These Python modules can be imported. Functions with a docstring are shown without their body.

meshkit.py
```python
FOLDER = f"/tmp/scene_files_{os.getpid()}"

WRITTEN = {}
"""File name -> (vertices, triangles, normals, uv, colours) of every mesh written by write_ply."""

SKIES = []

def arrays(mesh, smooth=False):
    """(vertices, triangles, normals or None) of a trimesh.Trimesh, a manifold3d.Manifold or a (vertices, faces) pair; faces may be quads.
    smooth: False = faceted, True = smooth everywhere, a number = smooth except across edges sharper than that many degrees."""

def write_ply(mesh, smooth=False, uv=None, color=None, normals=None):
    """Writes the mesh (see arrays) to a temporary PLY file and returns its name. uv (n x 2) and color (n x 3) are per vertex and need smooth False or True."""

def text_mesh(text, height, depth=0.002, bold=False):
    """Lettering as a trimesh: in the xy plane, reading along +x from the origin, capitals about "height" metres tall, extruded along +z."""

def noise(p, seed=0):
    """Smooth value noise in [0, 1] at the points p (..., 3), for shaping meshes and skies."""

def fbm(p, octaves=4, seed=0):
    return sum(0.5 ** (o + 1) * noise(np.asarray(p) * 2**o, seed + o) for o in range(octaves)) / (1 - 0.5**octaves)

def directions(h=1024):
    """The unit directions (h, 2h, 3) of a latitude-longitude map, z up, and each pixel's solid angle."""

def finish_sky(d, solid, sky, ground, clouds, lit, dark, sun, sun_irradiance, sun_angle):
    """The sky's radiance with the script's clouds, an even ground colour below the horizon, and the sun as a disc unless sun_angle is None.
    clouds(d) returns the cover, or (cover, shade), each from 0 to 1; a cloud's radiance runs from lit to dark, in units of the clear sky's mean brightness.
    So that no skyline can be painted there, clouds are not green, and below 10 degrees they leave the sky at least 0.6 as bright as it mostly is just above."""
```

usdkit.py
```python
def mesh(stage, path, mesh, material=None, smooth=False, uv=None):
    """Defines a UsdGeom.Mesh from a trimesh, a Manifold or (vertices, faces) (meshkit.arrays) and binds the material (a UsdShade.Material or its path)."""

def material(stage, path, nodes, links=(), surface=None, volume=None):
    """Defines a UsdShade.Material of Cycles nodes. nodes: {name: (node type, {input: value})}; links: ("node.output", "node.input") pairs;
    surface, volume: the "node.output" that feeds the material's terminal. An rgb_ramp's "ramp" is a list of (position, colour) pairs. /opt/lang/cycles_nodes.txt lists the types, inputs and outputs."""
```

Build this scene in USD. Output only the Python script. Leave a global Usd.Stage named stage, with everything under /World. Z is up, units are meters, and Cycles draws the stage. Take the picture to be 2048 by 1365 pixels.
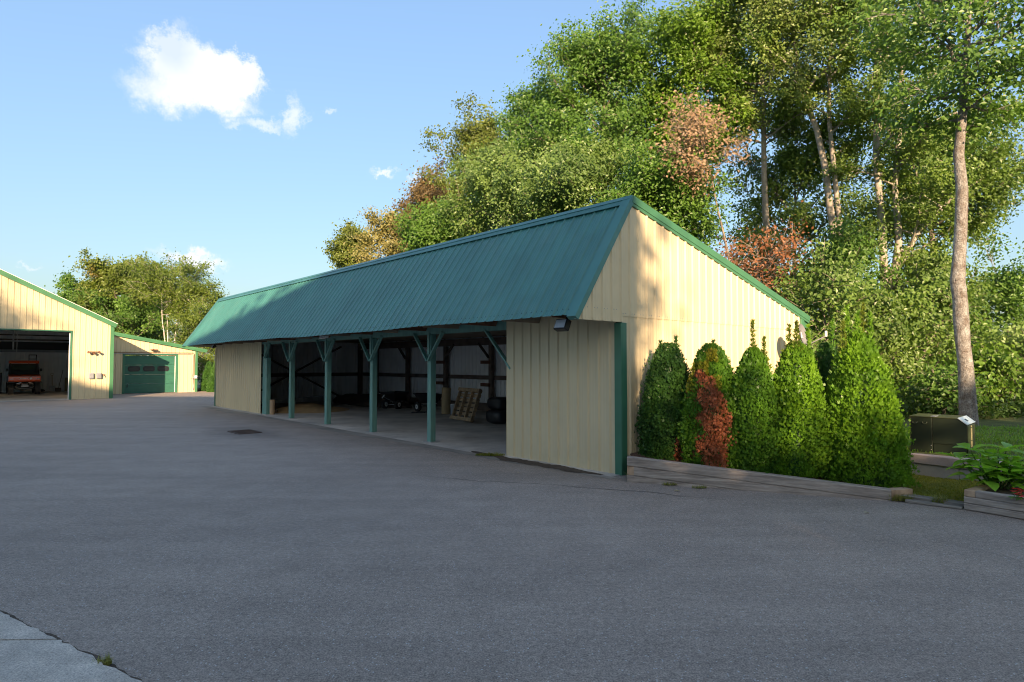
import math, random
import numpy as np, trimesh, usdkit, meshkit
from pxr import Usd, UsdGeom, UsdLux, UsdShade, Gf, Sdf

stage = Usd.Stage.CreateInMemory()
UsdGeom.SetStageUpAxis(stage, 'Z'); UsdGeom.SetStageMetersPerUnit(stage, 1.0)
World = UsdGeom.Xform.Define(stage, '/World'); stage.SetDefaultPrim(World.GetPrim())
UsdGeom.Scope.Define(stage, '/World/Looks')

# ------------------------------------------------------------------ camera
FPX, PXW, PXH, EYE = 1230.0, 2048.0, 1365.0, 1.75
PITCH = math.atan(44 / FPX)
cam = UsdGeom.Camera.Define(stage, '/World/camera')
cam.CreateHorizontalApertureAttr(36.0); cam.CreateVerticalApertureAttr(24.0)
cam.CreateFocalLengthAttr(36.0 * FPX / PXW)
cam.CreateClippingRangeAttr(Gf.Vec2f(0.05, 5000))
cam.AddTranslateOp().Set(Gf.Vec3d(0, 0, EYE)); cam.AddRotateXOp().Set(90 + math.degrees(PITCH))
cam.CreateExposureAttr(2.95)

# ------------------------------------------------------------------ sun and sky
SUN_EL = math.radians(17.5)
SUN_H = np.array([0.12, -0.9928]); SUN_H /= np.linalg.norm(SUN_H)
SUN = np.array([SUN_H[0] * math.cos(SUN_EL), SUN_H[1] * math.cos(SUN_EL), math.sin(SUN_EL)])
sun = UsdLux.DistantLight.Define(stage, '/World/sun_light')
sun.CreateIntensityAttr(0.5); sun.CreateAngleAttr(0.53); sun.CreateColorAttr(Gf.Vec3f(0.84, 0.60, 0.375))
sun.GetPrim().CreateAttribute('inputs:normalize', Sdf.ValueTypeNames.Bool).Set(True)
zax = Gf.Vec3d(*SUN); xax = Gf.Cross(Gf.Vec3d(0, 0, 1), zax).GetNormalized(); yax = Gf.Cross(zax, xax)
sun.AddTransformOp().Set(Gf.Matrix4d(*xax, 0, *yax, 0, *zax, 0, 0, 0, 30, 1))

def pix(x, y):
    a, b = (x - PXW / 2) / FPX, -(y - PXH / 2) / FPX
    c, s = math.cos(PITCH), math.sin(PITCH)
    return np.array([a, c - b * s, s + b * c])
def at(x, y, Y):
    d = pix(x, y); return np.array([0, 0, EYE]) + d * Y / d[1]
def on(x, y, z=0.0):
    d = pix(x, y); return np.array([0, 0, EYE]) + d * (z - EYE) / d[2]

SKY_STRENGTH = 0.15
def sky_material():
    N = {'sky': ('sky_texture', {'sky_type': 'single_scattering', 'sun_disc': False, 'sun_elevation': SUN_EL, 'sun_rotation': math.atan2(SUN[0], SUN[1]),
                                 'altitude': 50.0, 'air_density': 1.0, 'aerosol_density': 3.0, 'ozone_density': 1.0}),
         'tc': ('texture_coordinate', {}),
         'nz': ('noise_texture', {'scale': 24.0, 'detail': 11.0, 'roughness': 0.72}),
         'nc': ('vector_math', {'math_type': 'subtract', 'vector2': (0.5, 0.5, 0.5)}),
         'ns': ('vector_math', {'math_type': 'scale', 'scale': 0.082}),
         'dv': ('vector_math', {'math_type': 'add'})}
    Lk = [('tc.generated', 'nz.vector'), ('nz.color', 'nc.vector1'), ('nc.vector', 'ns.vector1'), ('tc.generated', 'dv.vector1'), ('ns.vector', 'dv.vector2')]
    # clouds: direction (as seen in the photograph), half width and height in radians, softness, tilt, strength
    clouds = [(400, 152, .078, .047, .5, -.28, 1.0), (345, 108, .034, .034, .5, .6, 1.0), (345, 185, .062, .036, .9, 0, .95), (462, 152, .046, .030, .4, -.2, 1.0), (420, 200, .052, .018, .8, .1, .9),
              (528, 246, .034, .012, 1.0, .1, .55), (586, 232, .017, .030, 1.0, -.3, .65), (470, 242, .022, .008, 1.0, .3, .4), (768, 342, .020, .009, .9, .2, .75), (826, 352, .010, .006, 1, 0, .6),
              (385, 519, .056, .014, .9, -.12, 1.0), (62, 534, .016, .006, 1, 0, .4), (650, 212, .009, .005, 1, 0, .4), (365, 60, .02, .014, 1, .5, .35)]
    last = None
    for i, (x, y, sa, sb, soft, tilt, st) in enumerate(clouds):
        c = pix(x, y); c /= np.linalg.norm(c)
        a = np.cross(c, [0, 0, 1.0]); a /= np.linalg.norm(a); b = np.cross(a, c)
        a, b = a * math.cos(tilt) + b * math.sin(tilt), b * math.cos(tilt) - a * math.sin(tilt)
        k = str(i)
        N['c' + k] = ('vector_math', {'math_type': 'subtract', 'vector2': tuple(c)})
        N['a' + k] = ('vector_math', {'math_type': 'dot_product', 'vector2': tuple(a / sa)})
        N['b' + k] = ('vector_math', {'math_type': 'dot_product', 'vector2': tuple(b / sb)})
        N['f' + k] = ('vector_math', {'math_type': 'dot_product', 'vector2': tuple(c)})
        N['v' + k] = ('combine_xyz', {})
        N['l' + k] = ('vector_math', {'math_type': 'length'})
        N['m' + k] = ('map_range', {'range_type': 'smoothstep', 'from_min': 1.12, 'from_max': 1.12 - soft, 'to_min': 0.0, 'to_max': st, 'clamp': True})
        N['h' + k] = ('math', {'math_type': 'greater_than', 'value2': 0.0})
        N['g' + k] = ('math', {'math_type': 'multiply'})
        Lk += [('dv.vector', f'c{k}.vector1'), (f'c{k}.vector', f'a{k}.vector1'), (f'c{k}.vector', f'b{k}.vector1'), ('tc.generated', f'f{k}.vector1'), (f'a{k}.value', f'v{k}.x'), (f'b{k}.value', f'v{k}.y'),
               (f'v{k}.vector', f'l{k}.vector1'), (f'l{k}.value', f'm{k}.value'), (f'f{k}.value', f'h{k}.value1'), (f'm{k}.result', f'g{k}.value1'), (f'h{k}.value', f'g{k}.value2')]
        if last:
            N['x' + k] = ('math', {'math_type': 'maximum'}); Lk += [(last, f'x{k}.value1'), (f'g{k}.value', f'x{k}.value2')]; last = f'x{k}.value'
        else: last = f'g{k}.value'
    N['n2'] = ('noise_texture', {'scale': 8.0, 'detail': 4.0, 'roughness': 0.5})
    N['cr'] = ('rgb_ramp', {'ramp': [(0.30, (.68, .78, .92)), (0.50, (.98, .985, .99))]})
    # one even tone curve over the whole sky (a camera's highlight roll-off), hue kept
    N['lum'] = ('vector_math', {'math_type': 'dot_product', 'vector2': (.25, .60, .15)})
    N['roll'] = ('math', {'math_type': 'power', 'value2': -0.5})
    N['inverse'] = ('math', {'math_type': 'multiply', 'value1': 0.475})
    N['ls'] = ('vector_math', {'math_type': 'scale'})
    N['tint'] = ('vector_math', {'math_type': 'multiply', 'vector2': (.715, .765, .80)})
    N['mx'] = ('mix_color', {'blend_type': 'mix', 'use_clamp': True})
    N['bg'] = ('background_shader', {'strength': SKY_STRENGTH})
    Lk += [('tc.generated', 'n2.vector'), ('n2.fac', 'cr.fac'), ('sky.color', 'lum.vector1'), ('lum.value', 'roll.value1'), ('roll.value', 'inverse.value2'), ('sky.color', 'ls.vector1'), ('inverse.value', 'ls.scale'), ('ls.vector', 'tint.vector1'), ('tint.vector', 'mx.a'), ('cr.color', 'mx.b'), (last, 'mx.fac'), ('mx.result', 'bg.color')]
    return usdkit.material(stage, '/World/Looks/sky_air', N, Lk, surface='bg.background')
dome = UsdLux.DomeLight.Define(stage, '/World/sky')
dome.CreateIntensityAttr(1.0)
UsdShade.MaterialBindingAPI.Apply(dome.GetPrim()).Bind(sky_material())
dome.GetPrim().SetCustomDataByKey('kind', 'structure')

# ------------------------------------------------------------------ materials
LK = {}
def mat(name, col, rough=0.55, var=0.12, scale=4.0, stretch=(1, 1, 1), bump=0.0, bscale=40.0, bdist=0.004, spec=0.4, metal=0.0, dirt=None, world=False, fine=0.0, coat=0.0, hue=None, vary=0.0):
    """painted or plain surface: colour with soft mottling, optional dirt tone and fine relief"""
    c = np.array(col, float)
    lo, hi = np.clip(c * (1 - var), 0, 1), np.clip(c * (1 + var), 0, 1)
    if hue is not None: lo = np.array(hue)
    N = {'tc': ('texture_coordinate', {}), 'ge': ('geometry', {}), 'mp': ('mapping', {'scale': stretch}),
         'n': ('noise_texture', {'scale': scale, 'detail': 5.0, 'roughness': 0.6}),
         'r': ('rgb_ramp', {'ramp': [(0.3, lo), (0.7, hi)]}),
         'p': ('principled_bsdf', {'roughness': rough, 'specular_ior_level': spec, 'metallic': metal, 'coat_weight': coat})}
    src = 'ge.position' if world else 'tc.object'
    Lk = [(src, 'mp.vector'), ('mp.vector', 'n.vector'), ('n.fac', 'r.fac')]
    out = 'r.color'
    if fine:
        N['nf'] = ('noise_texture', {'scale': bscale * 1.7, 'detail': 3.0, 'roughness': 0.7})
        N['rf'] = ('rgb_ramp', {'ramp': [(0.25, (1 - fine,) * 3), (0.75, (1 + fine * .6,) * 3)]})
        N['mf'] = ('mix_color', {'blend_type': 'multiply', 'fac': 1.0, 'use_clamp': False})
        Lk += [('mp.vector', 'nf.vector'), ('nf.fac', 'rf.fac'), (out, 'mf.a'), ('rf.color', 'mf.b')]; out = 'mf.result'
    if dirt is not None:
        N['nd'] = ('noise_texture', {'scale': 1.3, 'detail': 7.0, 'roughness': 0.7})
        N['rd'] = ('rgb_ramp', {'ramp': [(0.52, (0, 0, 0)), (0.75, (.55, .55, .55))]})
        N['md'] = ('mix_color', {'blend_type': 'mix', 'b': dirt})
        Lk += [('ge.position', 'nd.vector'), ('nd.fac', 'rd.fac'), ('rd.color', 'md.fac'), (out, 'md.a')]; out = 'md.result'
    if vary:
        N['oi'] = ('object_info', {}); N['vr'] = ('map_range', {'to_min': 1 - vary, 'to_max': 1 + vary}); N['vm'] = ('vector_math', {'math_type': 'scale'})
        Lk += [('oi.random', 'vr.value'), (out, 'vm.vector1'), ('vr.result', 'vm.scale')]; out = 'vm.vector'
    Lk.append((out, 'p.base_color'))
    if bump:
        N['nb'] = ('noise_texture', {'scale': bscale, 'detail': 4.0, 'roughness': 0.65})
        N['bp'] = ('bump', {'strength': bump, 'distance': bdist})
        Lk += [('mp.vector', 'nb.vector'), ('nb.fac', 'bp.height'), ('bp.normal', 'p.normal')]
    LK[name] = usdkit.material(stage, '/World/Looks/' + name, N, Lk, surface='p.BSDF')
    return LK[name]

def leaf_mat(name, stops, trans=0.45, scale=0.7, rough=0.42, mixn=0.5, spec=0.5):
    """leaf: tone by clump (noise in space) and by single leaf (random per island)"""
    stops = [(p, tuple(min(.6, q * LEAF_GAIN) for q in c)) for p, c in stops]
    N = {'ge': ('geometry', {}), 'n': ('noise_texture', {'scale': scale, 'detail': 3.0, 'roughness': 0.6}),
         'nn': ('map_range', {'from_min': 0.3, 'from_max': 0.7, 'clamp': True}),
         'm': ('mix_float', {'fac': mixn}), 'r': ('rgb_ramp', {'ramp': stops}),
         'p': ('principled_bsdf', {'roughness': rough, 'specular_ior_level': spec}), 't': ('translucent_bsdf', {}),
         'mx': ('mix_closure', {'fac': trans}), 'g': ('mix_color', {'blend_type': 'multiply', 'fac': 1.0, 'b': (1.0, 1.0, .6), 'use_clamp': False})}
    Lk = [('ge.position', 'n.vector'), ('n.fac', 'nn.value'), ('nn.result', 'm.a'), ('ge.random_per_island', 'm.b'), ('m.result', 'r.fac'), ('r.color', 'p.base_color'),
          ('r.color', 'g.a'), ('g.result', 't.color'), ('p.BSDF', 'mx.closure1'), ('t.BSDF', 'mx.closure2')]
    LK[name] = usdkit.material(stage, '/World/Looks/' + name, N, Lk, surface='mx.closure')

CREAM = (.62, .525, .335)
mat('cream_metal', CREAM, .38, .05, 1.5, (1, 1, .25), fine=.03, bscale=3, dirt=(.50, .43, .27), spec=.5, vary=.05)
mat('cream_metal_pale', (.58, .50, .32), .38, .05, 1.5, (1, 1, .25), fine=.03, bscale=3, spec=.5, vary=.05)
mat('pale_wall', (.72, .69, .62), .6, .05)  # pale so the added building behind the viewer reflects light into the yard
mat('pale_roof', (.55, .55, .53), .5, .06)
mat('grey_liner', (.84, .84, .83), .5, .10, 1.2, (1, 1, .3), dirt=(.60, .59, .57))
mat('green_roof', (.046, .170, .150), .36, .14, 1.4, (1, 1, 1), dirt=(.085, .19, .165), spec=.5, vary=.07)
mat('green_trim', (.040, .150, .090), .4, .12, 2.0, spec=.5)
mat('green_trim_light', (.055, .175, .085), .4, .12, 2.0, spec=.5)
mat('door_green', (.030, .130, .092), .45, .10, 2.0, spec=.45)
mat('green_post', (.135, .29, .25), .55, .18, 3.0, (6, 6, .6), bump=.3, bscale=20, dirt=(.16, .25, .20), vary=.08)
mat('dark_wood', (.14, .105, .085), .8, .35, 3.0, (1, 1, 1), bump=.4, bscale=25)
mat('ceiling_wood', (.30, .235, .17), .85, .3, 2.0)
mat('white_paint', (.75, .75, .73), .5, .06)
mat('white_light', (.82, .84, .86), .3, .03)
mat('black_plastic', (.018, .018, .020), .45, .3, 6)
mat('dark_glass', (.02, .024, .028), .08, .2, 3, spec=.8)
mat('lens_glass', (.48, .52, .58), .15, .1, 8, spec=.8)
mat('galvanised', (.45, .46, .47), .4, .12, 8, metal=.7)
mat('grey_box', (.30, .32, .34), .5, .12, 6)
mat('steel', (.50, .50, .52), .3, .15, 10, metal=.9)
mat('black_steel', (.03, .03, .033), .5, .3, 8)
mat('rusty_dark', (.085, .058, .045), .85, .35, 9, bump=.3)
mat('rusty', (.16, .075, .045), .8, .35, 9, bump=.3)
mat('orange_paint', (.80, .11, .03), .3, .08, 4, coat=.5)
mat('tyre_rubber', (.035, .034, .033), .8, .25, 12, bump=.4)
mat('cardboard', (.42, .30, .16), .8, .15, 5)
mat('pallet_wood', (.36, .25, .145), .8, .3, 2.2, (6, 1, 6), bump=.4, bscale=12, hue=(.20, .14, .085))
mat('raw_wood', (.40, .28, .17), .8, .25, 2.5, (4, 4, .6), bump=.3)
mat('weathered_timber', (.36, .31, .265), .85, .3, 1.6, (1.1, 14, 14), bump=.5, bscale=4, bdist=.006, hue=(.19, .155, .13), fine=.25)
mat('old_timber', (.20, .18, .155), .9, .35, 1.6, (1.1, 14, 14), bump=.5, bscale=4, bdist=.006, hue=(.10, .085, .07), fine=.3)
mat('timber_end', (.42, .30, .20), .85, .3, 6, bump=.4, hue=(.25, .16, .10))
mat('concrete', (.34, .335, .32), .85, .16, 2.0, bump=.5, bscale=60, fine=.15, dirt=(.22, .21, .19))
mat('concrete_pink', (.36, .31, .30), .85, .18, 2.0, bump=.5, bscale=60, fine=.15)
mat('concrete_pale', (.60, .54, .465), .9, .25, 4.0, bump=1.0, bscale=55, bdist=.02, fine=.6, dirt=(.28, .27, .25), world=True)
mat('shed_floor', (.50, .46, .41), .9, .3, .8, bump=.4, bscale=30, fine=.25, dirt=(.20, .18, .16), world=True)
mat('barn_floor', (.50, .45, .39), .85, .3, .8, fine=.2, dirt=(.09, .08, .07), world=True)
mat('soil', (.085, .062, .045), .95, .35, 9, bump=.9, bscale=40, bdist=.02, fine=.4, world=True)
mat('mulch', (.10, .055, .035), .95, .5, 22, bump=1.0, bscale=50, bdist=.02, fine=.5, world=True)
mat('sand', (.45, .31, .16), .95, .15, 6, bump=.5, bscale=60, world=True)
mat('lawn_soil', (.10, .12, .035), .95, .4, 3.0, bump=.8, bscale=60, bdist=.02, fine=.4, world=True)
mat('moss', (.135, .14, .022), .95, .35, 5, bump=.9, bscale=80, bdist=.02, fine=.4, world=True, hue=(.07, .085, .02))
mat('terrain_soil', (.09, .085, .05), .95, .4, .3, world=True)
mat('transformer_green', (.018, .026, .015), .42, .12, 3, spec=.5)
mat('transformer_top', (.055, .065, .028), .4, .15, 3, spec=.5)
mat('transformer_sky_sheen', (.50, .60, .68), .2, .1, 3, spec=.7)  # pale blue stands for the sky reflected on the sloped lid
mat('label_yellow', (.38, .33, .17), .5, .1)
mat('dish_grey', (.20, .20, .205), .5, .05)
mat('bark_grey', (.27, .23, .185), .9, .35, 7, (1, 1, .5), bump=1, bscale=28, bdist=.03, hue=(.12, .095, .075), fine=.4)
mat('bark_scaly', (.28, .28, .27), .9, .3, 9, (1, 1, .7), bump=1, bscale=26, bdist=.04, hue=(.14, .11, .09), fine=.75, dirt=(.12, .075, .055))
mat('bark_pale', (.37, .335, .285), .85, .25, 6, (1, 1, .6), bump=.6, bscale=20, hue=(.22, .19, .15), fine=.3)
mat('bark_white', (.50, .47, .42), .8, .25, 5, (1, 1, 2.5), bump=.4, hue=(.30, .27, .23))
mat('twig', (.16, .12, .075), .9, .3, 6)
mat('stem_green', (.10, .17, .04), .6, .2, 8)
mat('petal_red', (.62, .02, .015), .5, .2, 20)
mat('leaf_silver', (.42, .46, .44), .8, .12, 20)
mat('dry_leaf', (.50, .43, .20), .8, .25, 20)
mat('pebble', (.40, .39, .37), .8, .4, 30, world=True)
mat('dust', (.27, .24, .205), .95, .3, 1.5, fine=.3, bump=.4, bscale=60, world=True, hue=(.19, .175, .155))
mat('damp', (.135, .125, .112), .7, .2, 2.0, bump=.5, bscale=60, fine=.35, world=True)
mat('tar', (.022, .022, .024), .7, .3, 8)

LEAF_GAIN = 1.95
leaf_mat('leaf_maple', [(0, (.030, .070, .010)), (.45, (.075, .145, .020)), (.8, (.13, .20, .035)), (1, (.20, .24, .06))])
leaf_mat('leaf_maple_pale', [(0, (.045, .085, .018)), (.4, (.11, .17, .04)), (.75, (.22, .28, .10)), (1, (.36, .40, .20))], spec=.7)
leaf_mat('leaf_olive', [(0, (.045, .060, .010)), (.4, (.090, .118, .018)), (.8, (.14, .16, .03)), (1, (.19, .14, .04))])
leaf_mat('leaf_purple', [(0, (.06, .045, .018)), (.4, (.12, .085, .035)), (.7, (.17, .10, .055)), (1, (.13, .15, .035))], scale=.9)
leaf_mat('leaf_tan', [(0, (.11, .10, .03)), (.4, (.18, .17, .06)), (.75, (.28, .23, .11)), (1, (.40, .35, .22))])
leaf_mat('leaf_ash', [(0, (.04, .085, .008)), (.5, (.095, .165, .015)), (.82, (.17, .21, .02)), (1, (.42, .27, .02))], scale=.6)
leaf_mat('leaf_aspen', [(0, (.055, .085, .018)), (.4, (.12, .165, .035)), (.75, (.20, .235, .08)), (1, (.30, .31, .17))], spec=.7)
leaf_mat('leaf_oak', [(0, (.040, .075, .012)), (.45, (.095, .150, .024)), (.85, (.17, .215, .045)), (.985, (.24, .26, .09)), (1, (.5, .09, .03))], spec=.6)
leaf_mat('leaf_near', [(0, (.035, .080, .012)), (.45, (.080, .150, .022)), (.85, (.15, .225, .045)), (1, (.30, .36, .12))], spec=.7, scale=.8)
leaf_mat('leaf_brown', [(0, (.12, .085, .045)), (.35, (.22, .15, .095)), (.75, (.31, .24, .17)), (.92, (.10, .11, .03)), (1, (.22, .09, .04))], scale=1.2)
leaf_mat('leaf_red', [(0, (.10, .045, .02)), (.3, (.18, .075, .03)), (.55, (.26, .12, .05)), (.8, (.09, .10, .02)), (1, (.30, .06, .025))], scale=1.8, mixn=.6)
leaf_mat('leaf_russet', [(0, (.045, .070, .010)), (.42, (.085, .115, .016)), (.62, (.13, .10, .03)), (1, (.18, .085, .035))], scale=.45, mixn=.4)
leaf_mat('leaf_birch', [(0, (.042, .070, .008)), (.5, (.088, .125, .016)), (.88, (.14, .165, .025)), (1, (.32, .23, .02))])
leaf_mat('leaf_shrub', [(0, (.040, .075, .014)), (.45, (.095, .155, .028)), (.85, (.15, .20, .05)), (1, (.26, .30, .11))], spec=.6)
leaf_mat('leaf_thicket', [(0, (.015, .035, .010)), (.5, (.040, .075, .016)), (1, (.11, .15, .035))])
leaf_mat('cedar_tip', [(0, (.05, .07, .010)), (.5, (.085, .115, .014)), (1, (.14, .15, .025))], trans=.2, scale=4.0, spec=.3)
leaf_mat('cedar_green', [(0, (.020, .060, .008)), (.5, (.060, .135, .010)), (1, (.13, .215, .018))], trans=.22, scale=3.0, spec=.35)
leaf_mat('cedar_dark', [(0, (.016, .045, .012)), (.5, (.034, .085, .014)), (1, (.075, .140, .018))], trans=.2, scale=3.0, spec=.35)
leaf_mat('cedar_lime', [(0, (.040, .095, .008)), (.5, (.085, .170, .010)), (1, (.17, .26, .016))], trans=.25, scale=3.0, spec=.35)
leaf_mat('cedar_gold', [(0, (.07, .10, .010)), (.5, (.15, .14, .012)), (1, (.28, .20, .02))], trans=.22, scale=4.0, spec=.3)
leaf_mat('cedar_dead', [(0, (.12, .045, .025)), (.5, (.30, .105, .05)), (1, (.42, .18, .085))], trans=.15, scale=4.0, spec=.2)
leaf_mat('hydrangea_leaf', [(0, (.09, .19, .016)), (.6, (.15, .29, .026)), (1, (.25, .34, .03))], scale=4, rough=.35, mixn=.3)
leaf_mat('grass_blade', [(0, (.06, .125, .016)), (.5, (.115, .205, .028)), (1, (.19, .24, .045))], scale=1.5)
leaf_mat('moss_blade', [(0, (.08, .095, .010)), (.5, (.15, .155, .018)), (1, (.24, .20, .04))], scale=2.5)
leaf_mat('weed_blade', [(0, (.08, .10, .02)), (.5, (.17, .16, .05)), (1, (.32, .24, .11))], scale=4)

STAIN, ROT0 = (-6.75, 15.6, 0.0), math.atan2(.666, .746)
def asphalt_material():
    N = {'ge': ('geometry', {}),
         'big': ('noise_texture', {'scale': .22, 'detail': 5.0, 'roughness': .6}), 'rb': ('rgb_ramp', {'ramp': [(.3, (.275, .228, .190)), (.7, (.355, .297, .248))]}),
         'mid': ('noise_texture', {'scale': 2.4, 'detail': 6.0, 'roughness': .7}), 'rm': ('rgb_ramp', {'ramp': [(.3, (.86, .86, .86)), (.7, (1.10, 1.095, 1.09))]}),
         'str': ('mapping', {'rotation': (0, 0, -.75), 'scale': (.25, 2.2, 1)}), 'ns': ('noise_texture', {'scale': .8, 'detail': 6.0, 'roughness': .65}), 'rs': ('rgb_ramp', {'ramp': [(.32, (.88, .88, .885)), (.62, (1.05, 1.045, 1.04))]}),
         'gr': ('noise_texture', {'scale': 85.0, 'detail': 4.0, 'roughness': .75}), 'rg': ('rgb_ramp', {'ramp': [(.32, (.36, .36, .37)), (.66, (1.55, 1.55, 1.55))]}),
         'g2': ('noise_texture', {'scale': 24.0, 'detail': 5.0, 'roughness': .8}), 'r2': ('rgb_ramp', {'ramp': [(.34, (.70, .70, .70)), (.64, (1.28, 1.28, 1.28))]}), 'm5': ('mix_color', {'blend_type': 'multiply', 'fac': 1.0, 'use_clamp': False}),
         'sm': ('mapping', {'location': tuple(-c for c in STAIN), 'scale': (1, 1, 1)}), 'srt': ('vector_rotate', {'rotate_type': 'z_axis', 'angle': -ROT0}), 'ssc': ('vector_math', {'math_type': 'multiply', 'vector2': (1 / .85, 1 / 2.0, 0)}), 'sn': ('noise_texture', {'scale': 1.6, 'detail': 5.0}), 'sl': ('vector_math', {'math_type': 'length'}),
         'sa': ('math', {'math_type': 'multiply_add', 'value2': 1.1, 'value3': -.55}), 'sb': ('math', {'math_type': 'add'}), 'sr': ('map_range', {'range_type': 'smoothstep', 'from_min': .25, 'from_max': 1.25, 'to_min': .62, 'to_max': 1.0}), 'm6': ('vector_math', {'math_type': 'scale'}),
         'vo': ('voronoi_texture', {'scale': 70.0}), 'vs': ('separate_color', {}), 'vt': ('math', {'math_type': 'greater_than', 'value2': .94}),
         'vd': ('math', {'math_type': 'less_than', 'value2': .36}), 'vm': ('math', {'math_type': 'multiply'}),
         'm1': ('mix_color', {'blend_type': 'multiply', 'fac': 1.0, 'use_clamp': False}), 'm2': ('mix_color', {'blend_type': 'multiply', 'fac': 1.0, 'use_clamp': False}), 'm4': ('mix_color', {'blend_type': 'multiply', 'fac': 1.0, 'use_clamp': False}),
         'm3': ('mix_color', {'blend_type': 'mix', 'b': (.50, .50, .50)}),
         'ba': ('math', {'math_type': 'multiply_add', 'value2': .35}), 'bp': ('bump', {'strength': .85, 'distance': .012}),
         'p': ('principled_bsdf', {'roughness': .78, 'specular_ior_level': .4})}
    Lk = [('ge.position', 'big.vector'), ('ge.position', 'mid.vector'), ('ge.position', 'gr.vector'), ('ge.position', 'vo.vector'), ('ge.position', 'str.vector'), ('str.vector', 'ns.vector'), ('ns.fac', 'rs.fac'),
          ('big.fac', 'rb.fac'), ('mid.fac', 'rm.fac'), ('gr.fac', 'rg.fac'), ('rb.color', 'm1.a'), ('rm.color', 'm1.b'), ('m1.result', 'm2.a'), ('rg.color', 'm2.b'), ('m2.result', 'm4.a'), ('rs.color', 'm4.b'),
          ('vo.color', 'vs.color'), ('vs.r', 'vt.value1'), ('vo.distance', 'vd.value1'), ('vt.value', 'vm.value1'), ('vd.value', 'vm.value2'), ('vm.value', 'm3.fac'), ('ge.position', 'g2.vector'), ('g2.fac', 'r2.fac'), ('m4.result', 'm5.a'), ('r2.color', 'm5.b'), ('ge.position', 'sm.vector'), ('sm.vector', 'srt.vector'), ('srt.vector', 'ssc.vector1'), ('ssc.vector', 'sl.vector1'), ('ge.position', 'sn.vector'), ('sn.fac', 'sa.value1'), ('sl.value', 'sb.value1'), ('sa.value', 'sb.value2'), ('sb.value', 'sr.value'), ('m5.result', 'm6.vector1'), ('sr.result', 'm6.scale'), ('m6.vector', 'm3.a'), ('m3.result', 'p.base_color'),
          ('vo.distance', 'ba.value1'), ('gr.fac', 'ba.value3'), ('ba.value', 'bp.height'), ('bp.normal', 'p.normal')]
    LK['asphalt'] = usdkit.material(stage, '/World/Looks/asphalt', N, Lk, surface='p.BSDF')
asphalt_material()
def pane_material():
    N = {'t': ('transparent_bsdf', {'color': (.72, .78, .78)}), 'g': ('glossy_bsdf', {'roughness': .03, 'color': (.9, .95, 1)}), 'f': ('fresnel', {'IOR': 1.7}), 'm': ('mix_closure', {})}
    LK['pane_glass'] = usdkit.material(stage, '/World/Looks/pane_glass', N, [('f.fac', 'm.fac'), ('t.BSDF', 'm.closure1'), ('g.BSDF', 'm.closure2')], surface='m.closure')
pane_material()

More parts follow.
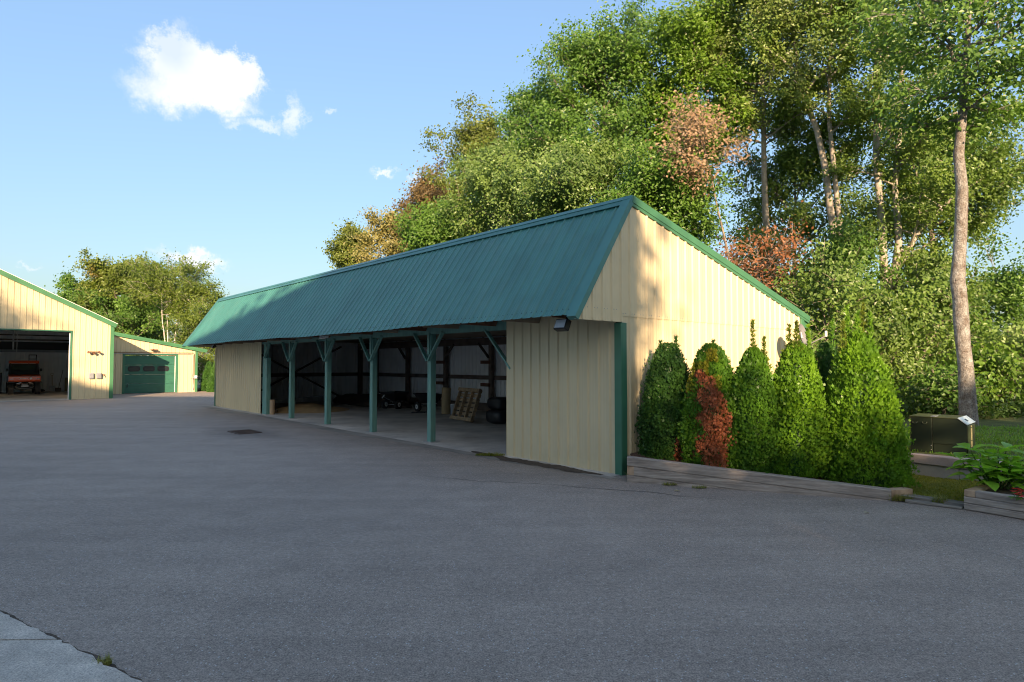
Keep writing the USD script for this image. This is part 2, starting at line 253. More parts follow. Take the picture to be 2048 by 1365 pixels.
# ------------------------------------------------------------------ scene helpers
USED = {}
def numbered(parent, name):
    k = (parent, name); n = USED.get(k, 0); USED[k] = n + 1
    return name if n == 0 else f'{name}_{n:03d}'
def tag(prim, label=None, cat=None, group=None, kind=None):
    p = prim.GetPrim() if hasattr(prim, 'GetPrim') else prim
    for k, t in (('label', label), ('category', cat), ('group', group), ('kind', kind)):
        if t: p.SetCustomDataByKey(k, t)
    return prim
def thing(name, label, cat, loc=(0, 0, 0), rz=0.0, group=None, kind=None):
    path = '/World/' + numbered('/World', name)
    x = UsdGeom.Xform.Define(stage, path)
    x.AddTranslateOp().Set(Gf.Vec3d(*map(float, loc)))
    if rz: x.AddRotateZOp().Set(math.degrees(rz))
    tag(x, label, cat, group, kind)
    return path
def copy_of(src, name, label, cat, loc, rz=0.0, group=None):
    path = thing(name, label, cat, loc, rz, group)
    p = stage.GetPrimAtPath(path); p.GetReferences().AddInternalReference(src); p.SetInstanceable(True)
    return path

class MB:
    """collects vertices and triangles"""
    def __init__(s): s.v, s.f, s.n = [], [], 0
    def add(s, v, f):
        v = np.asarray(v, float); f = np.asarray(f, int)
        if f.ndim == 2 and f.shape[1] == 4: f = np.vstack([f[:, [0, 1, 2]], f[:, [0, 2, 3]]])
        s.v.append(v); s.f.append(f + s.n); s.n += len(v); return s
    def tm(s, m): return s.add(m.vertices, m.faces)
    def box(s, c, d, rot=None, bevel=0.0):
        """box with chamfered edges when bevel is given"""
        h = np.array(d, float) / 2
        if bevel:
            b = min(bevel, h.min() * .8); P = []
            for sx in (-1, 1):
                for sy in (-1, 1):
                    for sz in (-1, 1):
                        S = np.array([sx, sy, sz])
                        for k in range(3):
                            q = h - b; q[k] = h[k]; P.append(S * q)
            m = trimesh.convex.convex_hull(np.array(P)); v, f = np.array(m.vertices), np.array(m.faces)
        else:
            m = trimesh.creation.box(d); v, f = np.array(m.vertices), np.array(m.faces)
        if rot is not None: v = v @ np.asarray(rot).T
        return s.add(v + np.asarray(c, float), f)
    def span(s, a, b, bevel=0.0):
        a, b = np.minimum(a, b), np.maximum(a, b); return s.box((a + b) / 2, b - a, bevel=bevel)
    def bar(s, p0, p1, w, h, up=(0, 0, 1), bevel=0.0):
        p0, p1 = np.asarray(p0, float), np.asarray(p1, float); d = p1 - p0; L = np.linalg.norm(d); x = d / L
        up = np.asarray(up, float)
        if abs(x @ up) > .98: up = np.array([1.0, 0, 0])
        y = np.cross(up, x); y /= np.linalg.norm(y); z = np.cross(x, y)
        return s.box((p0 + p1) / 2, (L, w, h), np.stack([x, y, z], 1), bevel)
    def tube(s, pts, r, n=8, cap=True):
        pts = np.asarray(pts, float); r = np.broadcast_to(np.asarray(r, float), len(pts))
        t = np.gradient(pts, axis=0); t /= np.linalg.norm(t, axis=1, keepdims=True) + 1e-12
        ref = np.array([0, 0, 1.0]) if abs(t[0][2]) < .9 else np.array([1.0, 0, 0])
        V = []
        for p, d, q in zip(pts, t, r):
            a = np.cross(d, ref); a /= np.linalg.norm(a) + 1e-12; b = np.cross(d, a); ref = np.cross(a, d)
            th = np.arange(n) * 2 * np.pi / n
            V.append(p + q * (np.cos(th)[:, None] * a + np.sin(th)[:, None] * b))
        V = np.vstack(V); F = []
        for i in range(len(pts) - 1):
            for k in range(n):
                a, b = i * n + k, i * n + (k + 1) % n
                F += [(a, b, b + n), (a, b + n, a + n)]
        if cap:
            for base, flip in ((0, 1), ((len(pts) - 1) * n, 0)):
                for k in range(1, n - 1): F.append((base, base + k + 1, base + k) if not flip else (base, base + k, base + k + 1))
        return s.add(V, F)
    def prism(s, poly, a, b, axis='y'):
        """extrudes a polygon (pairs) between a and b; axis is the extrusion axis; the pairs are the other two axes in order"""
        from shapely.geometry import Polygon
        v2, f = trimesh.creation.triangulate_polygon(Polygon(poly), engine='earcut')
        n = len(v2)
        def lift(t):
            o = np.zeros((n, 3)); ax = 'xyz'.index(axis); rest = [i for i in range(3) if i != ax]
            o[:, rest] = v2; o[:, ax] = t; return o
        V = np.vstack([lift(a), lift(b)]); F = [tuple(x[::-1]) for x in f] + [tuple(np.array(x) + n) for x in f]
        P = np.array(poly, float)
        idx = [int(np.argmin(((v2 - q) ** 2).sum(1))) for q in P]
        for i in range(len(idx)):
            p, q = idx[i], idx[(i + 1) % len(idx)]
            F += [(p, q, q + n), (p, q + n, p + n)]
        s.add(V, F); return s
    def arrays(s): return np.vstack(s.v), np.vstack(s.f)
    def build(s, name, m, parent='/World', smooth=False, fix=False):
        v, f = s.arrays()
        if fix:
            t = trimesh.Trimesh(v, f); trimesh.repair.fix_normals(t); v, f = t.vertices, t.faces
        path = parent + '/' + numbered(parent, name)
        usdkit.mesh(stage, path, (v, f), LK[m] if isinstance(m, str) else m, smooth)
        return path
def part(parent, name, m, fn, smooth=False):
    b = MB(); fn(b); return b.build(name, m, parent, smooth)
def grid_sheet(poly, step, zf, inside=True):
    """flat sheet cut to a polygon, its interior gridded so that zf(x, y) can bend it"""
    from shapely.geometry import Polygon
    P = Polygon(poly).segmentize(step)
    v2, f = trimesh.creation.triangulate_polygon(P, engine='earcut')
    z = zf(v2[:, 0], v2[:, 1]) if callable(zf) else np.full(len(v2), zf)
    v = np.column_stack([v2, z]); f = np.asarray(f)
    a = np.cross(v[f[:, 1]] - v[f[:, 0]], v[f[:, 2]] - v[f[:, 0]])[:, 2]; f[a < 0] = f[a < 0][:, ::-1]
    return v, f
def ragged(line, width, rng, step=.08, amp=.5):
    """an uneven strip along a polyline, as a polygon"""
    from shapely.geometry import LineString
    L = LineString(line); n = max(4, int(L.length / step)); l, r = [], []; na = nb = 0.0
    for i in range(n + 1):
        q = L.interpolate(i / n, True); q2 = L.interpolate(min(1, i / n + .002), True) if i < n else q; q1 = L.interpolate(max(0, i / n - .002), True)
        d = np.array([q2.x - q1.x, q2.y - q1.y]); d /= np.linalg.norm(d) + 1e-9; nn = np.array([-d[1], d[0]])
        env = math.sin(math.pi * min(1, max(0.02, i / n))) ** .4
        na = .78 * na + .45 * rng.uniform(-1, 1); nb = .78 * nb + .45 * rng.uniform(-1, 1); a = width / 2 * env * max(.1, 1 + amp * na); b = width / 2 * env * max(.1, 1 + amp * nb)
        l.append((q.x + nn[0] * a, q.y + nn[1] * a)); r.append((q.x - nn[0] * b, q.y - nn[1] * b))
    return l + r[::-1]

# frames: shed, barn and garage stand square to each other: local x = away to the right, local y = away to the left
U, V = np.array([-.666, .746, 0]), np.array([.746, .666, 0])
U /= np.linalg.norm(U); V = np.array([U[1], -U[0], 0])
ROT = math.atan2(V[1], V[0])
SH = np.array([1.822, 9.771, 0]) - .15 * V
def S(x, y, z=0): return SH + x * V + y * U + np.array([0, 0, z])     # shed-local to world
BN = np.array([-19.868, 30.59, 0])
def Bn(x, y, z=0): return BN + x * V + y * U + np.array([0, 0, z])

# ================================================================== the setting: ground
rng = np.random.default_rng(7)
def structure(path): tag(stage.GetPrimAtPath(path), kind='structure'); return path
b = MB(); b.add([(-1500, -1500, -.06), (1500, -1500, -.06), (1500, 1500, -.06), (-1500, 1500, -.06)], [(0, 1, 2), (0, 2, 3)])
structure(b.build('ground', 'terrain_soil'))
yard = [(-60, -40), (14, -40), (9.5, 1.0), (6.6, 5.55), (5.60, 7.12), (5.42, 7.55), (4.95, 7.9), (4.6, 8.3), (2.0, 10.2), tuple(S(.3, .3)[:2]), tuple(S(.3, 20.7)[:2]), tuple(S(6.4, 20.9)[:2]), tuple(S(9, 26)[:2]), tuple(Bn(9, 3.2)[:2]), tuple(Bn(6.4, 5.4)[:2]), tuple(Bn(0, 5.2)[:2]), tuple(Bn(-14, 1)[:2]), (-60, 22)]
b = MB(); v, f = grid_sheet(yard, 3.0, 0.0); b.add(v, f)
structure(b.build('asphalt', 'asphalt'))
# shed slab, barn slab
b = MB(); v, f = grid_sheet([tuple(S(x, y)[:2]) for x, y in ((-.25, -.0), (6.6, 0), (6.6, 20.7), (-.25, 20.7))], 2.5, .006); b.add(v, f)
structure(b.build('shed_floor', 'shed_floor'))
b = MB(); v, f = grid_sheet([tuple(Bn(x, y)[:2]) for x, y in ((-12, -.02), (0, -.02), (0, 11.6), (-12, 11.6))], 4, .010); b.add(v, f)
structure(b.build('barn_floor', 'barn_floor'))
# uneven dusty edge along the shed front
b = MB(); pl = ragged([tuple(S(-.30, y)[:2]) for y in np.linspace(-.1, 15.2, 20)], .55, rng, .25, .45); v, f = grid_sheet(pl, 1, .0045); b.add(v, f)
structure(b.build('dusty_edge', 'dust'))
b = MB(); pl = ragged([tuple(S(-.20 - .10 * math.sin(y), y)[:2]) for y in np.linspace(.2, 3.6, 24)], .30, rng, .07, .6); v, f = grid_sheet(pl, 1, .009); b.add(v, f)
structure(b.build('soil_strip', 'soil'))
# bare mulch between garage and shed
b = MB(); v, f = grid_sheet([tuple(Bn(x, y)[:2]) for x, y in ((5.5, 5.2), (12, 2.6), (14, 9), (5.5, 9))], 1, lambda x, y: .03 + .05 * meshkit.noise(np.column_stack([x, y, x * 0]) * 1.5)); b.add(v, f)
structure(b.build('mulch_bed', 'mulch'))
# paving joints in the asphalt
def asphalt_crack(line, w):
    pts = [np.array(line[0], float)]
    for a, c in zip(line[:-1], line[1:]):
        a, c = np.array(a, float), np.array(c, float); k = max(2, int(np.linalg.norm(c - a) / .12)); d = (c - a) / np.linalg.norm(c - a); o = 0.0
        for i in range(1, k + 1): o = (o + rng.normal(0, .018)) * (.96 if i < k else 0); pts.append(a + (c - a) * i / k + np.array([-d[1], d[0]]) * o)
    b = MB(); v, f = grid_sheet(ragged([tuple(q) for q in pts], w, rng, .05, .8), 1, .004); b.add(v, f); structure(b.build('paving_joint', 'tar'))
asphalt_crack([(-1.6, 9.75), (-.33, 9.18), (.8, 8.80), (1.87, 8.40), (3.0, 7.9)], .012)

# raised lawn behind the concrete wall, and the mossy strip in front of it
LAWN_Z = .35
lawn_poly = [(5.15, 11.3), (6.13, 9.83), (7.15, 8.75), (9.8, 5.0), (15, -2), (60, -2), (60, 90), tuple(S(7.4, 40)[:2]), tuple(S(7.4, -1.2)[:2])]
def lawn_h(x, y): return LAWN_Z + .05 * (meshkit.noise(np.column_stack([x, y, 0 * x]) * .7) - .5) - np.clip((y - 13.6) * .10, 0, 1.2) * (x > 6)
b = MB(); v, f = grid_sheet(lawn_poly, 1.0, LAWN_Z)
P = []
gx, gy = np.meshgrid(np.arange(4, 40, .7), np.arange(-2, 40, .7))
b = MB(); v, f = grid_sheet(lawn_poly, 2.0, LAWN_Z - .002); b.add(v, f)
n0 = len(lawn_poly)
lp = np.array(lawn_poly); vv = np.vstack([np.column_stack([lp, np.full(n0, LAWN_Z - .002)]), np.column_stack([lp, np.full(n0, -.08)])])
b.add(vv, [(i, (i + 1) % n0, (i + 1) % n0 + n0, i + n0) for i in range(n0)])
structure(b.build('lawn', 'lawn_soil'))
b = MB(); v, f = grid_sheet([(4.55, 8.2), (5.02, 7.92), (5.42, 7.60), (5.9, 7.3), (7.3, 8.6), (6.2, 9.8), (5.2, 11.2), (3.5, 11.0), (3.2, 9.6)], .35, lambda x, y: .012 + .05 * meshkit.noise(np.column_stack([x, y, 0 * x]) * 1.7)); b.add(v, f)
structure(b.build('mossy_ground', 'moss'))

def blades(region, n, h, zf, name, m, label, seed, lean=.5, w=.006):
    """short blades: one bent leaf of two triangles each"""
    from shapely.geometry import Polygon
    from shapely import contains_xy
    r = np.random.default_rng(seed); P = Polygon(region); x0, y0, x1, y1 = P.bounds
    p = r.uniform((x0, y0), (x1, y1), (int(n * 2.5), 2)); p = p[contains_xy(P, p[:, 0], p[:, 1])][:n]
    z = zf(p[:, 0], p[:, 1]) if callable(zf) else np.full(len(p), zf)
    hh = h * r.uniform(.5, 1.4, len(p)) * (.5 + meshkit.noise(np.column_stack([p, 0 * z]) * 2.2, 3))
    a = r.uniform(0, 2 * np.pi, len(p)); d = np.column_stack([np.cos(a), np.sin(a), 0 * a]); sd = np.column_stack([-np.sin(a), np.cos(a), 0 * a]) * w * r.uniform(.6, 1.5, (len(p), 1))
    base = np.column_stack([p, z]); up = np.array([0, 0, 1.0])
    mid = base + up * hh[:, None] * .55 + d * hh[:, None] * lean * .3; tip = base + up * hh[:, None] + d * hh[:, None] * lean
    Vv = np.stack([base - sd, base + sd, mid + sd * .7, mid - sd * .7, tip], 1).reshape(-1, 3); k = np.arange(len(p))[:, None] * 5
    F = np.vstack([k + np.array([0, 1, 2]), k + np.array([0, 2, 3]), k + np.array([3, 2, 4])])
    b = MB(); b.add(Vv, F); path = b.build(name, m); tag(stage.GetPrimAtPath(path), label, 'grass', kind='stuff'); return path
blades([(6.2, 9.9), (7.3, 8.9), (9.8, 6.0), (13, 9), (14, 13.5), (6.0, 13.5)], 26000, .055, LAWN_Z - .004, 'lawn_grass', 'grass_blade', 'short green lawn grass on the raised ground behind the concrete wall', 11, w=.007)
blades([(4.75, 8.35), (5.05, 7.95), (5.42, 7.62), (5.9, 7.5), (7.1, 8.5), (6.1, 9.75), (5.2, 10.9), (4.6, 9.4)], 30000, .030, lambda x, y: .010 + .05 * meshkit.noise(np.column_stack([x, y, 0 * x]) * 1.7), 'mossy_grass', 'moss_blade', 'yellowish mossy grass between the two timber beds', 12, w=.004)
def weeds(name, cx, cy, r, n, h, label, seed, z=.01, m='weed_blade'):
    th = np.linspace(0, 2 * np.pi, 11)[:-1]; q = np.random.default_rng(seed)
    reg = [(cx + r[0] * math.cos(t) * q.uniform(.6, 1), cy + r[1] * math.sin(t) * q.uniform(.6, 1)) for t in th]
    p = blades(reg, n, h, z, name, m, label, seed, lean=.8, w=.004)
q = on(1268, 958); weeds('weed_tuft', q[0], q[1], (.13, .06), 160, .09, 'dark weed tuft at the left foot of the timber bed', 21)
q = on(1335, 972); weeds('weed_tuft', q[0] + .05, q[1], (.16, .05), 140, .05, 'small dry weeds at the foot of the timber bed below the brown cedar', 22)
q = on(1400, 978); weeds('weed_tuft', q[0], q[1], (.14, .05), 110, .05, 'sparse green weeds where sun falls on the bed timber', 24)
q = on(1805, 1003); weeds('weed_tuft', q[0], q[1], (.22, .07), 420, .07, 'straggly weeds at the right corner of the cedar bed', 23)
q = on(1880, 1010); weeds('weed_tuft', q[0], q[1], (.12, .06), 200, .08, 'green weeds growing on the old sleepers between the beds', 25)
q = S(-.25, 2.9); weeds('weed_tuft', q[0], q[1], (.35, .14), 500, .03, 'low mossy weeds at the foot of the near cream front panel', 26, .012, 'moss_blade')
q = on(205, 1340); weeds('weed_tuft', q[0] - .02, q[1] + .04, (.05, .05), 80, .03, 'dry weeds in the joint beside the concrete slabs', 27)

# concrete slabs at the lower left corner, two of them with an open joint
e0, e1, e2 = on(-60, 1204)[:2], on(118, 1291)[:2], on(330, 1402)[:2]
side = np.array([-.86, -.5]); 
def slab(a, bb, seed):
    r = np.random.default_rng(seed); n = 26; t = np.linspace(0, 1, n)[:, None]
    edge = a + (bb - a) * t + r.normal(0, .006, (n, 2)); w = np.array([-2.2, -.35]) if 0 else np.array([-2.4, -.05])
    poly = [tuple(x) for x in edge] + [tuple(bb + w), tuple(a + w)]
    b = MB(); v, f = grid_sheet(poly, .12, .034); b.add(v, f); m = len(poly); pp = np.array(poly)
    b.add(np.vstack([np.column_stack([pp, np.full(m, .034)]), np.column_stack([pp, np.full(m, -.05)])]), [(i, (i + 1) % m, (i + 1) % m + m, i + m) for i in range(m)])
    return b
pv = thing('concrete_pavement', None, None, kind='structure')
slab(e0, e1 + np.array([-.03, .02]), 5).build('slab', 'concrete_pale', pv)
slab(e1 + np.array([.012, -.012]), e2, 6).build('slab', 'concrete_pale', pv)
b = MB(); v, f = grid_sheet(ragged([tuple(e0 + np.array([.02, .01])), tuple(e1 + np.array([.02, .01])), tuple(e2 + np.array([.02, .01]))], .05, rng, .03, .9), 1, .005); b.add(v, f)
structure(b.build('joint_dirt', 'soil'))

# iron drain grate in the yard
d0 = thing('drain_grate', 'rusty rectangular drain grate set in the asphalt before the shed', 'drain', S(-2.35, 10.1), ROT)
fr = MB(); 
for y0 in (-.42, .42): fr.span((-.27, y0 - .025, .003), (.27, y0 + .025, .018))
for x0 in (-.27, .27): fr.span((x0 - .025, -.395, .003), (x0 + .025, .395, .018))
fr.build('frame', 'rusty_dark', d0)
for i in range(13): part(d0, 'bar', 'rusty_dark', lambda b: b.span((-.245, -.37 + i * .06, .002), (.245, -.35 + i * .06, .014)))
part(d0, 'pit', 'tar', lambda b: b.add([(-.245, -.395, .004), (.245, -.395, .004), (.245, .395, .004), (-.245, .395, .004)], [(0, 1, 2), (0, 2, 3)]))
b = MB(); v, f = grid_sheet(ragged([tuple(S(-.5, 15.6)[:2]), tuple(S(-.42, 18)[:2]), tuple(S(-.35, 20.9)[:2])], .7, rng, .15, .4), 1, .0045); b.add(v, f); structure(b.build('dusty_edge', 'dust'))
# ------------------------------------------------------------------ ribbed metal sheet
PITCH_R = .2286
def rib_profile(x0, x1, big=.026, wide=.058, top=.020):
    """offsets of a ribbed panel along x from x0 to x1: (x, d)"""
    out = []
    k = math.floor(x0 / PITCH_R) - 1
    while k * PITCH_R < x1 + PITCH_R:
        c = k * PITCH_R
        out += [(c - wide / 2, 0), (c - top / 2, big), (c + top / 2, big), (c + wide / 2, 0)]
        for m in (1, 2):
            q = c + wide / 2 + (PITCH_R - wide) * m / 3
            out += [(q - .009, 0), (q, .0035), (q + .009, 0)]
        k += 1
    xs = np.array([o[0] for o in out]); ds = np.array([o[1] for o in out])
    X = np.concatenate([[x0], xs[(xs > x0 + 1e-6) & (xs < x1 - 1e-6)], [x1]])
    return X, np.interp(X, xs, ds)
def rib_sheets(parent, name, m, x0, x1, bottom, top, place, big=.026, width=.9144, breaks=()):
    """a wall or roof skin in sheets one panel wide; bottom and top are functions of x; place(x, d, z) gives the point"""
    n0 = math.floor(x0 / width); edges = [x0] + [k * width for k in range(n0 + 1, math.ceil(x1 / width)) if x0 + .02 < k * width < x1 - .02] + [x1]
    for a, c in zip(edges[:-1], edges[1:]):
        X, D = rib_profile(a, c, big)
        ex = [t for t in breaks if a < t < c]
        if ex: XX = np.sort(np.concatenate([X, ex])); D = np.interp(XX, X, D); X = XX
        lo, hi = np.array([bottom(x) for x in X]), np.array([top(x) for x in X])
        Vv = np.vstack([[place(x, d, z) for x, d, z in zip(X, D, lo)], [place(x, d, z) for x, d, z in zip(X, D, hi)]]); n = len(X)
        b = MB(); b.add(Vv, [(i, i + 1, i + 1 + n, i + n) for i in range(n - 1)]); b.build(name, m, parent)

# ================================================================== the open shed
shed = thing('open_shed', 'long open-fronted cream metal shed with a steep green ribbed roof', 'shed', SH, ROT)
RIDGE_X, RIDGE_Z, EAVE_X, EAVE_Z, LEN = .29, 4.42, -1.07, 2.45, 21.38
REAR_X, REAR_Z, DEPTH = 6.95, 2.80, 6.55
HEAD_Z = 2.40
slopeF = (RIDGE_Z - EAVE_Z) / (RIDGE_X - EAVE_X); slopeR = (RIDGE_Z - REAR_Z) / (REAR_X - RIDGE_X)
nf = np.array([-slopeF, 0, 1]); nf /= np.linalg.norm(nf); nr = np.array([slopeR, 0, 1]); nr /= np.linalg.norm(nr)
def wob(y): return .012 * math.sin(y * .55) + .008 * math.sin(y * 1.7 + 1)
# front roof slope: sheets run from eave to ridge, ribs along the slope
rib_sheets(shed, 'roof_sheet', 'green_roof', .02, LEN, lambda y: 0.0, lambda y: 1.0,
           lambda y, d, t: np.array([EAVE_X + (RIDGE_X - EAVE_X) * t, y, EAVE_Z + (RIDGE_Z - EAVE_Z) * t + (1 - t) * wob(y)]) + nf * d, big=.017)
rib_sheets(shed, 'rear_roof_sheet', 'green_roof', .02, LEN, lambda y: 0.0, lambda y: 1.0,
           lambda y, d, t: np.array([REAR_X + (RIDGE_X - REAR_X) * t, y, REAR_Z + (RIDGE_Z - REAR_Z) * t]) + nr * d)
# ridge cap with a folded upper edge
rc = MB(); dF = np.array([EAVE_X - RIDGE_X, 0, EAVE_Z - RIDGE_Z]); dF /= np.linalg.norm(dF); dR = np.array([REAR_X - RIDGE_X, 0, REAR_Z - RIDGE_Z]); dR /= np.linalg.norm(dR)
top = np.array([RIDGE_X, 0, RIDGE_Z]) + np.array([0, 0, .035]); fl = top + dF * .19 + nf * .004; fm = top + dF * .085 + nf * .012; bk = top + dR * .2
prof = [fl, fl + nf * .012, fm + nf * .002, fm + nf * .012, top + np.array([0, 0, .012]), bk]
ys = [-.02, LEN + .03]
rc.add(np.array([p + np.array([0, y, 0]) for y in ys for p in prof]), [(i, i + 1, i + 1 + 6, i + 6) for i in range(5)])
rc.build('ridge_cap', 'green_roof', shed)
# rake trims at both gable ends
def rake(y0, y1, name='rake_trim'):
    b = MB(); a0 = np.array([EAVE_X, 0, EAVE_Z]) - dF * -.0; a1 = np.array([RIDGE_X, 0, RIDGE_Z])
    for (p, q, nn) in ((np.array([EAVE_X - .012, 0, EAVE_Z - .03]), np.array([RIDGE_X, 0, RIDGE_Z]), nf),):
        pr = [p - nn * .06, p + nn * .028, q + nn * .028 + np.array([0, 0, .02]), q - nn * .06]
        Vv = np.array([x + np.array([0, y, 0]) for y in (y0, y1) for x in pr]); b.add(Vv, [(0, 1, 2, 3), (7, 6, 5, 4), (0, 4, 5, 1), (1, 5, 6, 2), (2, 6, 7, 3), (3, 7, 4, 0)])
    b.build(name, 'green_roof', shed)
    b = MB(); p, q = np.array([RIDGE_X, 0, RIDGE_Z]), np.array([REAR_X, 0, REAR_Z])
    for (off0, off1, ya, yb) in ((-.085, .034, y0 - .006 * np.sign(y1 - y0), y1), (-.135, -.085, y0 + .004 * np.sign(y1 - y0), y1)):
        pr = [p + nr * off0, p + nr * off1, q + nr * off1, q + nr * off0]
        Vv = np.array([x + np.array([0, y, 0]) for y in (ya, yb) for x in pr]); b.add(Vv, [(0, 1, 2, 3), (7, 6, 5, 4), (0, 4, 5, 1), (1, 5, 6, 2), (2, 6, 7, 3), (3, 7, 4, 0)])
    b.build('rear_' + name, 'green_trim_light', shed)
rake(-.045, .13); rake(LEN + .045, LEN - .13)
# near gable wall: lower sheets to a seam, upper sheets lapped over it
SEAM = 2.49
def roof_z(x): return RIDGE_Z - (RIDGE_X - x) * slopeF if x < RIDGE_X else RIDGE_Z - (x - RIDGE_X) * slopeR
for gy, sg in ((0.0, -1), (20.75, 1)):
    rib_sheets(shed, 'gable_sheet', 'cream_metal', .012, DEPTH - .05, lambda x: -.02, lambda x: SEAM + .03, lambda x, d, z: np.array([x, gy + sg * d, z]))
    rib_sheets(shed, 'gable_upper_sheet', 'cream_metal', EAVE_X + .02, DEPTH - .05, lambda x: HEAD_Z if x < .012 else SEAM, lambda x: max(roof_z(x) - .03, HEAD_Z + .001), lambda x, d, z: np.array([x, gy + sg * (d + .010), z]), breaks=(.0121, RIDGE_X))
# screws along the seam and the sheet ends
sc = MB()
for k in range(-5, 29):
    for dx in (.05, .115):
        x = k * PITCH_R + dx
        if EAVE_X + .25 < x < DEPTH - .1: sc.box((x, -.012, (SEAM if x > .02 else HEAD_Z) + .045 + (.14 if x < .02 else 0)), (.010, .010, .010))
sc.build('screw_row', 'grey_box', shed)
sc = MB()
for k in range(0, 93):
    for t, dz in ((.045, 0),):
        y = k * PITCH_R + .06
        for yy in (y, y + .11): p = np.array([EAVE_X + (RIDGE_X - EAVE_X) * t, yy, EAVE_Z + (RIDGE_Z - EAVE_Z) * t + wob(yy)]) + nf * .004; sc.box(p, (.009, .009, .009))
sc.build('screw_row', 'black_plastic', shed)
# soffit edge under the near overhang: thin drip trim and open underside boards
part(shed, 'drip_edge', 'cream_metal', lambda b: b.span((EAVE_X + .02, -.018, HEAD_Z - .006), (.0, .03, HEAD_Z - .0005)))
# front wall panels
def front(y0, y1): rib_sheets(shed, 'front_sheet', 'cream_metal', y0, y1, lambda y: -.02, lambda y: 2.62, lambda y, d, z: np.array([-d, y, z]))
front(.10, 2.72); front(15.55, 20.62)
# green corner boards
part(shed, 'corner_board', 'green_trim', lambda b: b.span((-.030, -.030, -.01), (-.004, .105, 2.385), .004))
part(shed, 'corner_board', 'green_trim', lambda b: b.span((-.004, -.032, -.01), (.115, -.004, 2.385), .004))
part(shed, 'corner_board', 'green_trim', lambda b: b.span((-.030, 20.60, -.01), (.10, 20.78, 2.45), .004))
part(shed, 'corner_board', 'green_trim_light', lambda b: b.span((DEPTH - .05, -.034, -.01), (DEPTH + .13, .12, 2.78), .004))
part(shed, 'gutter', 'green_trim_light', lambda b: b.span((DEPTH + .13, .0, REAR_Z - .24), (REAR_X - .02, LEN, REAR_Z - .10), .01))
# edge of the front panels at the opening
part(shed, 'jamb_post', 'green_post', lambda b: b.span((.02, 15.14, 0), (.16, 15.52, 1.93), .006))
part(shed, 'jamb_post', 'green_post', lambda b: b.span((.05, 15.30, 1.93), (.16, 15.52, 2.40), .006))
part(shed, 'jamb_post', 'dark_wood', lambda b: b.span((.02, 2.56, 0), (.16, 2.70, 2.40), .006))
# header beam and front posts with V braces
part(shed, 'header_beam', 'green_post', lambda b: b.span((.005, 2.73, 2.385), (.115, 15.53, 2.70), .004))
part(shed, 'header_beam', 'dark_wood', lambda b: b.span((.119, .1, 2.385), (.17, 20.6, 2.66)))
def brace(y0, z0, y1, z1, name='brace'): part(shed, name, 'green_post', lambda b: b.bar((-.028, y0, z0), (-.028, y1, z1), .036, .085, (1, 0, 0), .003))
POSTS = (5.33, 7.92, 10.52, 13.10)
for y in POSTS:
    part(shed, 'front_post', 'green_post', lambda b: b.span((.0, y - .07, 0), (.14, y + .07, 2.384), .008))
    brace(y + .02, 1.80, y + .56, 2.42); brace(y - .02, 1.80, y - .56, 2.42)
    part(shed, 'strut', 'green_post', lambda b: b.span((-.030, y - .042, 1.95), (-.001, y + .042, 2.42), .003))
brace(15.22, 1.92, 14.78, 2.42)
part(shed, 'brace', 'green_post', lambda b: b.bar((.03, 2.62, 1.64), (.03, 3.40, 2.42), .036, .085, (1, 0, 0), .003))
part(shed, 'post_footing', 'concrete', lambda b: [b.span((-.06, y - .16, -.02), (.20, y + .16, .016), .008) for y in POSTS])
# interior frame: rear and end posts, girts, plates, knee braces
IX = DEPTH - .10
part(shed, 'rear_wall_plate', 'dark_wood', lambda b: b.span((IX - .12, .2, 2.40), (IX - .02, 20.7, 2.66)))
rib_sheets(shed, 'rear_sheet', 'grey_liner', .12, 20.7, lambda y: .0, lambda y: 2.78, lambda y, d, z: np.array([DEPTH - d, y, z]))
rib_sheets(shed, 'end_liner_sheet', 'grey_liner', .2, DEPTH - .12, lambda x: .0, lambda x: roof_z(x) - .25, lambda x, d, z: np.array([x, 20.70 - d, z]))
rib_sheets(shed, 'end_liner_sheet', 'grey_liner', .2, DEPTH - .12, lambda x: .0, lambda x: roof_z(x) - .25, lambda x, d, z: np.array([x, .055 + d, z]))
RP = (2.6, 5.3, 8.08, 10.82, 13.60, 16.36, 19.0)
for y in RP:
    part(shed, 'rear_post', 'dark_wood', lambda b: b.span((IX - .14, y - .085, 0), (IX, y + .085, 2.395), .006))
    for sgn in ((1,) if y in (10.82, 16.36) else (1, -1) if y == 8.08 else (-1,) if y == 13.6 else ()):
        part(shed, 'knee_brace', 'dark_wood', lambda b: b.bar((IX - .16, y + sgn * .03, 1.93), (IX - .16, y + sgn * .62, 2.46), .04, .11, (1, 0, 0)))
part(shed, 'rear_post', 'dark_wood', lambda b: b.span((IX - .16, 20.42, 0), (IX, 20.64, 2.395), .006))
part(shed, 'girt', 'dark_wood', lambda b: b.span((IX - .005, .2, 1.15), (IX + .045, 20.6, 1.30)))
part(shed, 'girt', 'dark_wood', lambda b: b.span((.3, 20.61, 1.15), (IX - .16, 20.66, 1.30)))
part(shed, 'skirt_board', 'dark_wood', lambda b: b.span((IX - .005, .2, .02), (IX + .03, 20.6, .30)))
part(shed, 'cross_brace', 'dark_wood', lambda b: b.bar((.9, 20.58, .12), (5.4, 20.58, 2.5), .05, .15, (0, 1, 0)))
part(shed, 'cross_brace', 'dark_wood', lambda b: b.bar((1.0, 20.52, 2.5), (5.5, 20.52, .12), .05, .15, (0, 1, 0)))
for y, zs in ((10.82, (.97, 1.78)), (13.60, (.97, 1.78))):
    for z in zs: part(shed, 'bracket', 'rusty', lambda b: b.span((IX - .24, y - .02, z - .06), (IX - .142, y + .42, z + .06)))
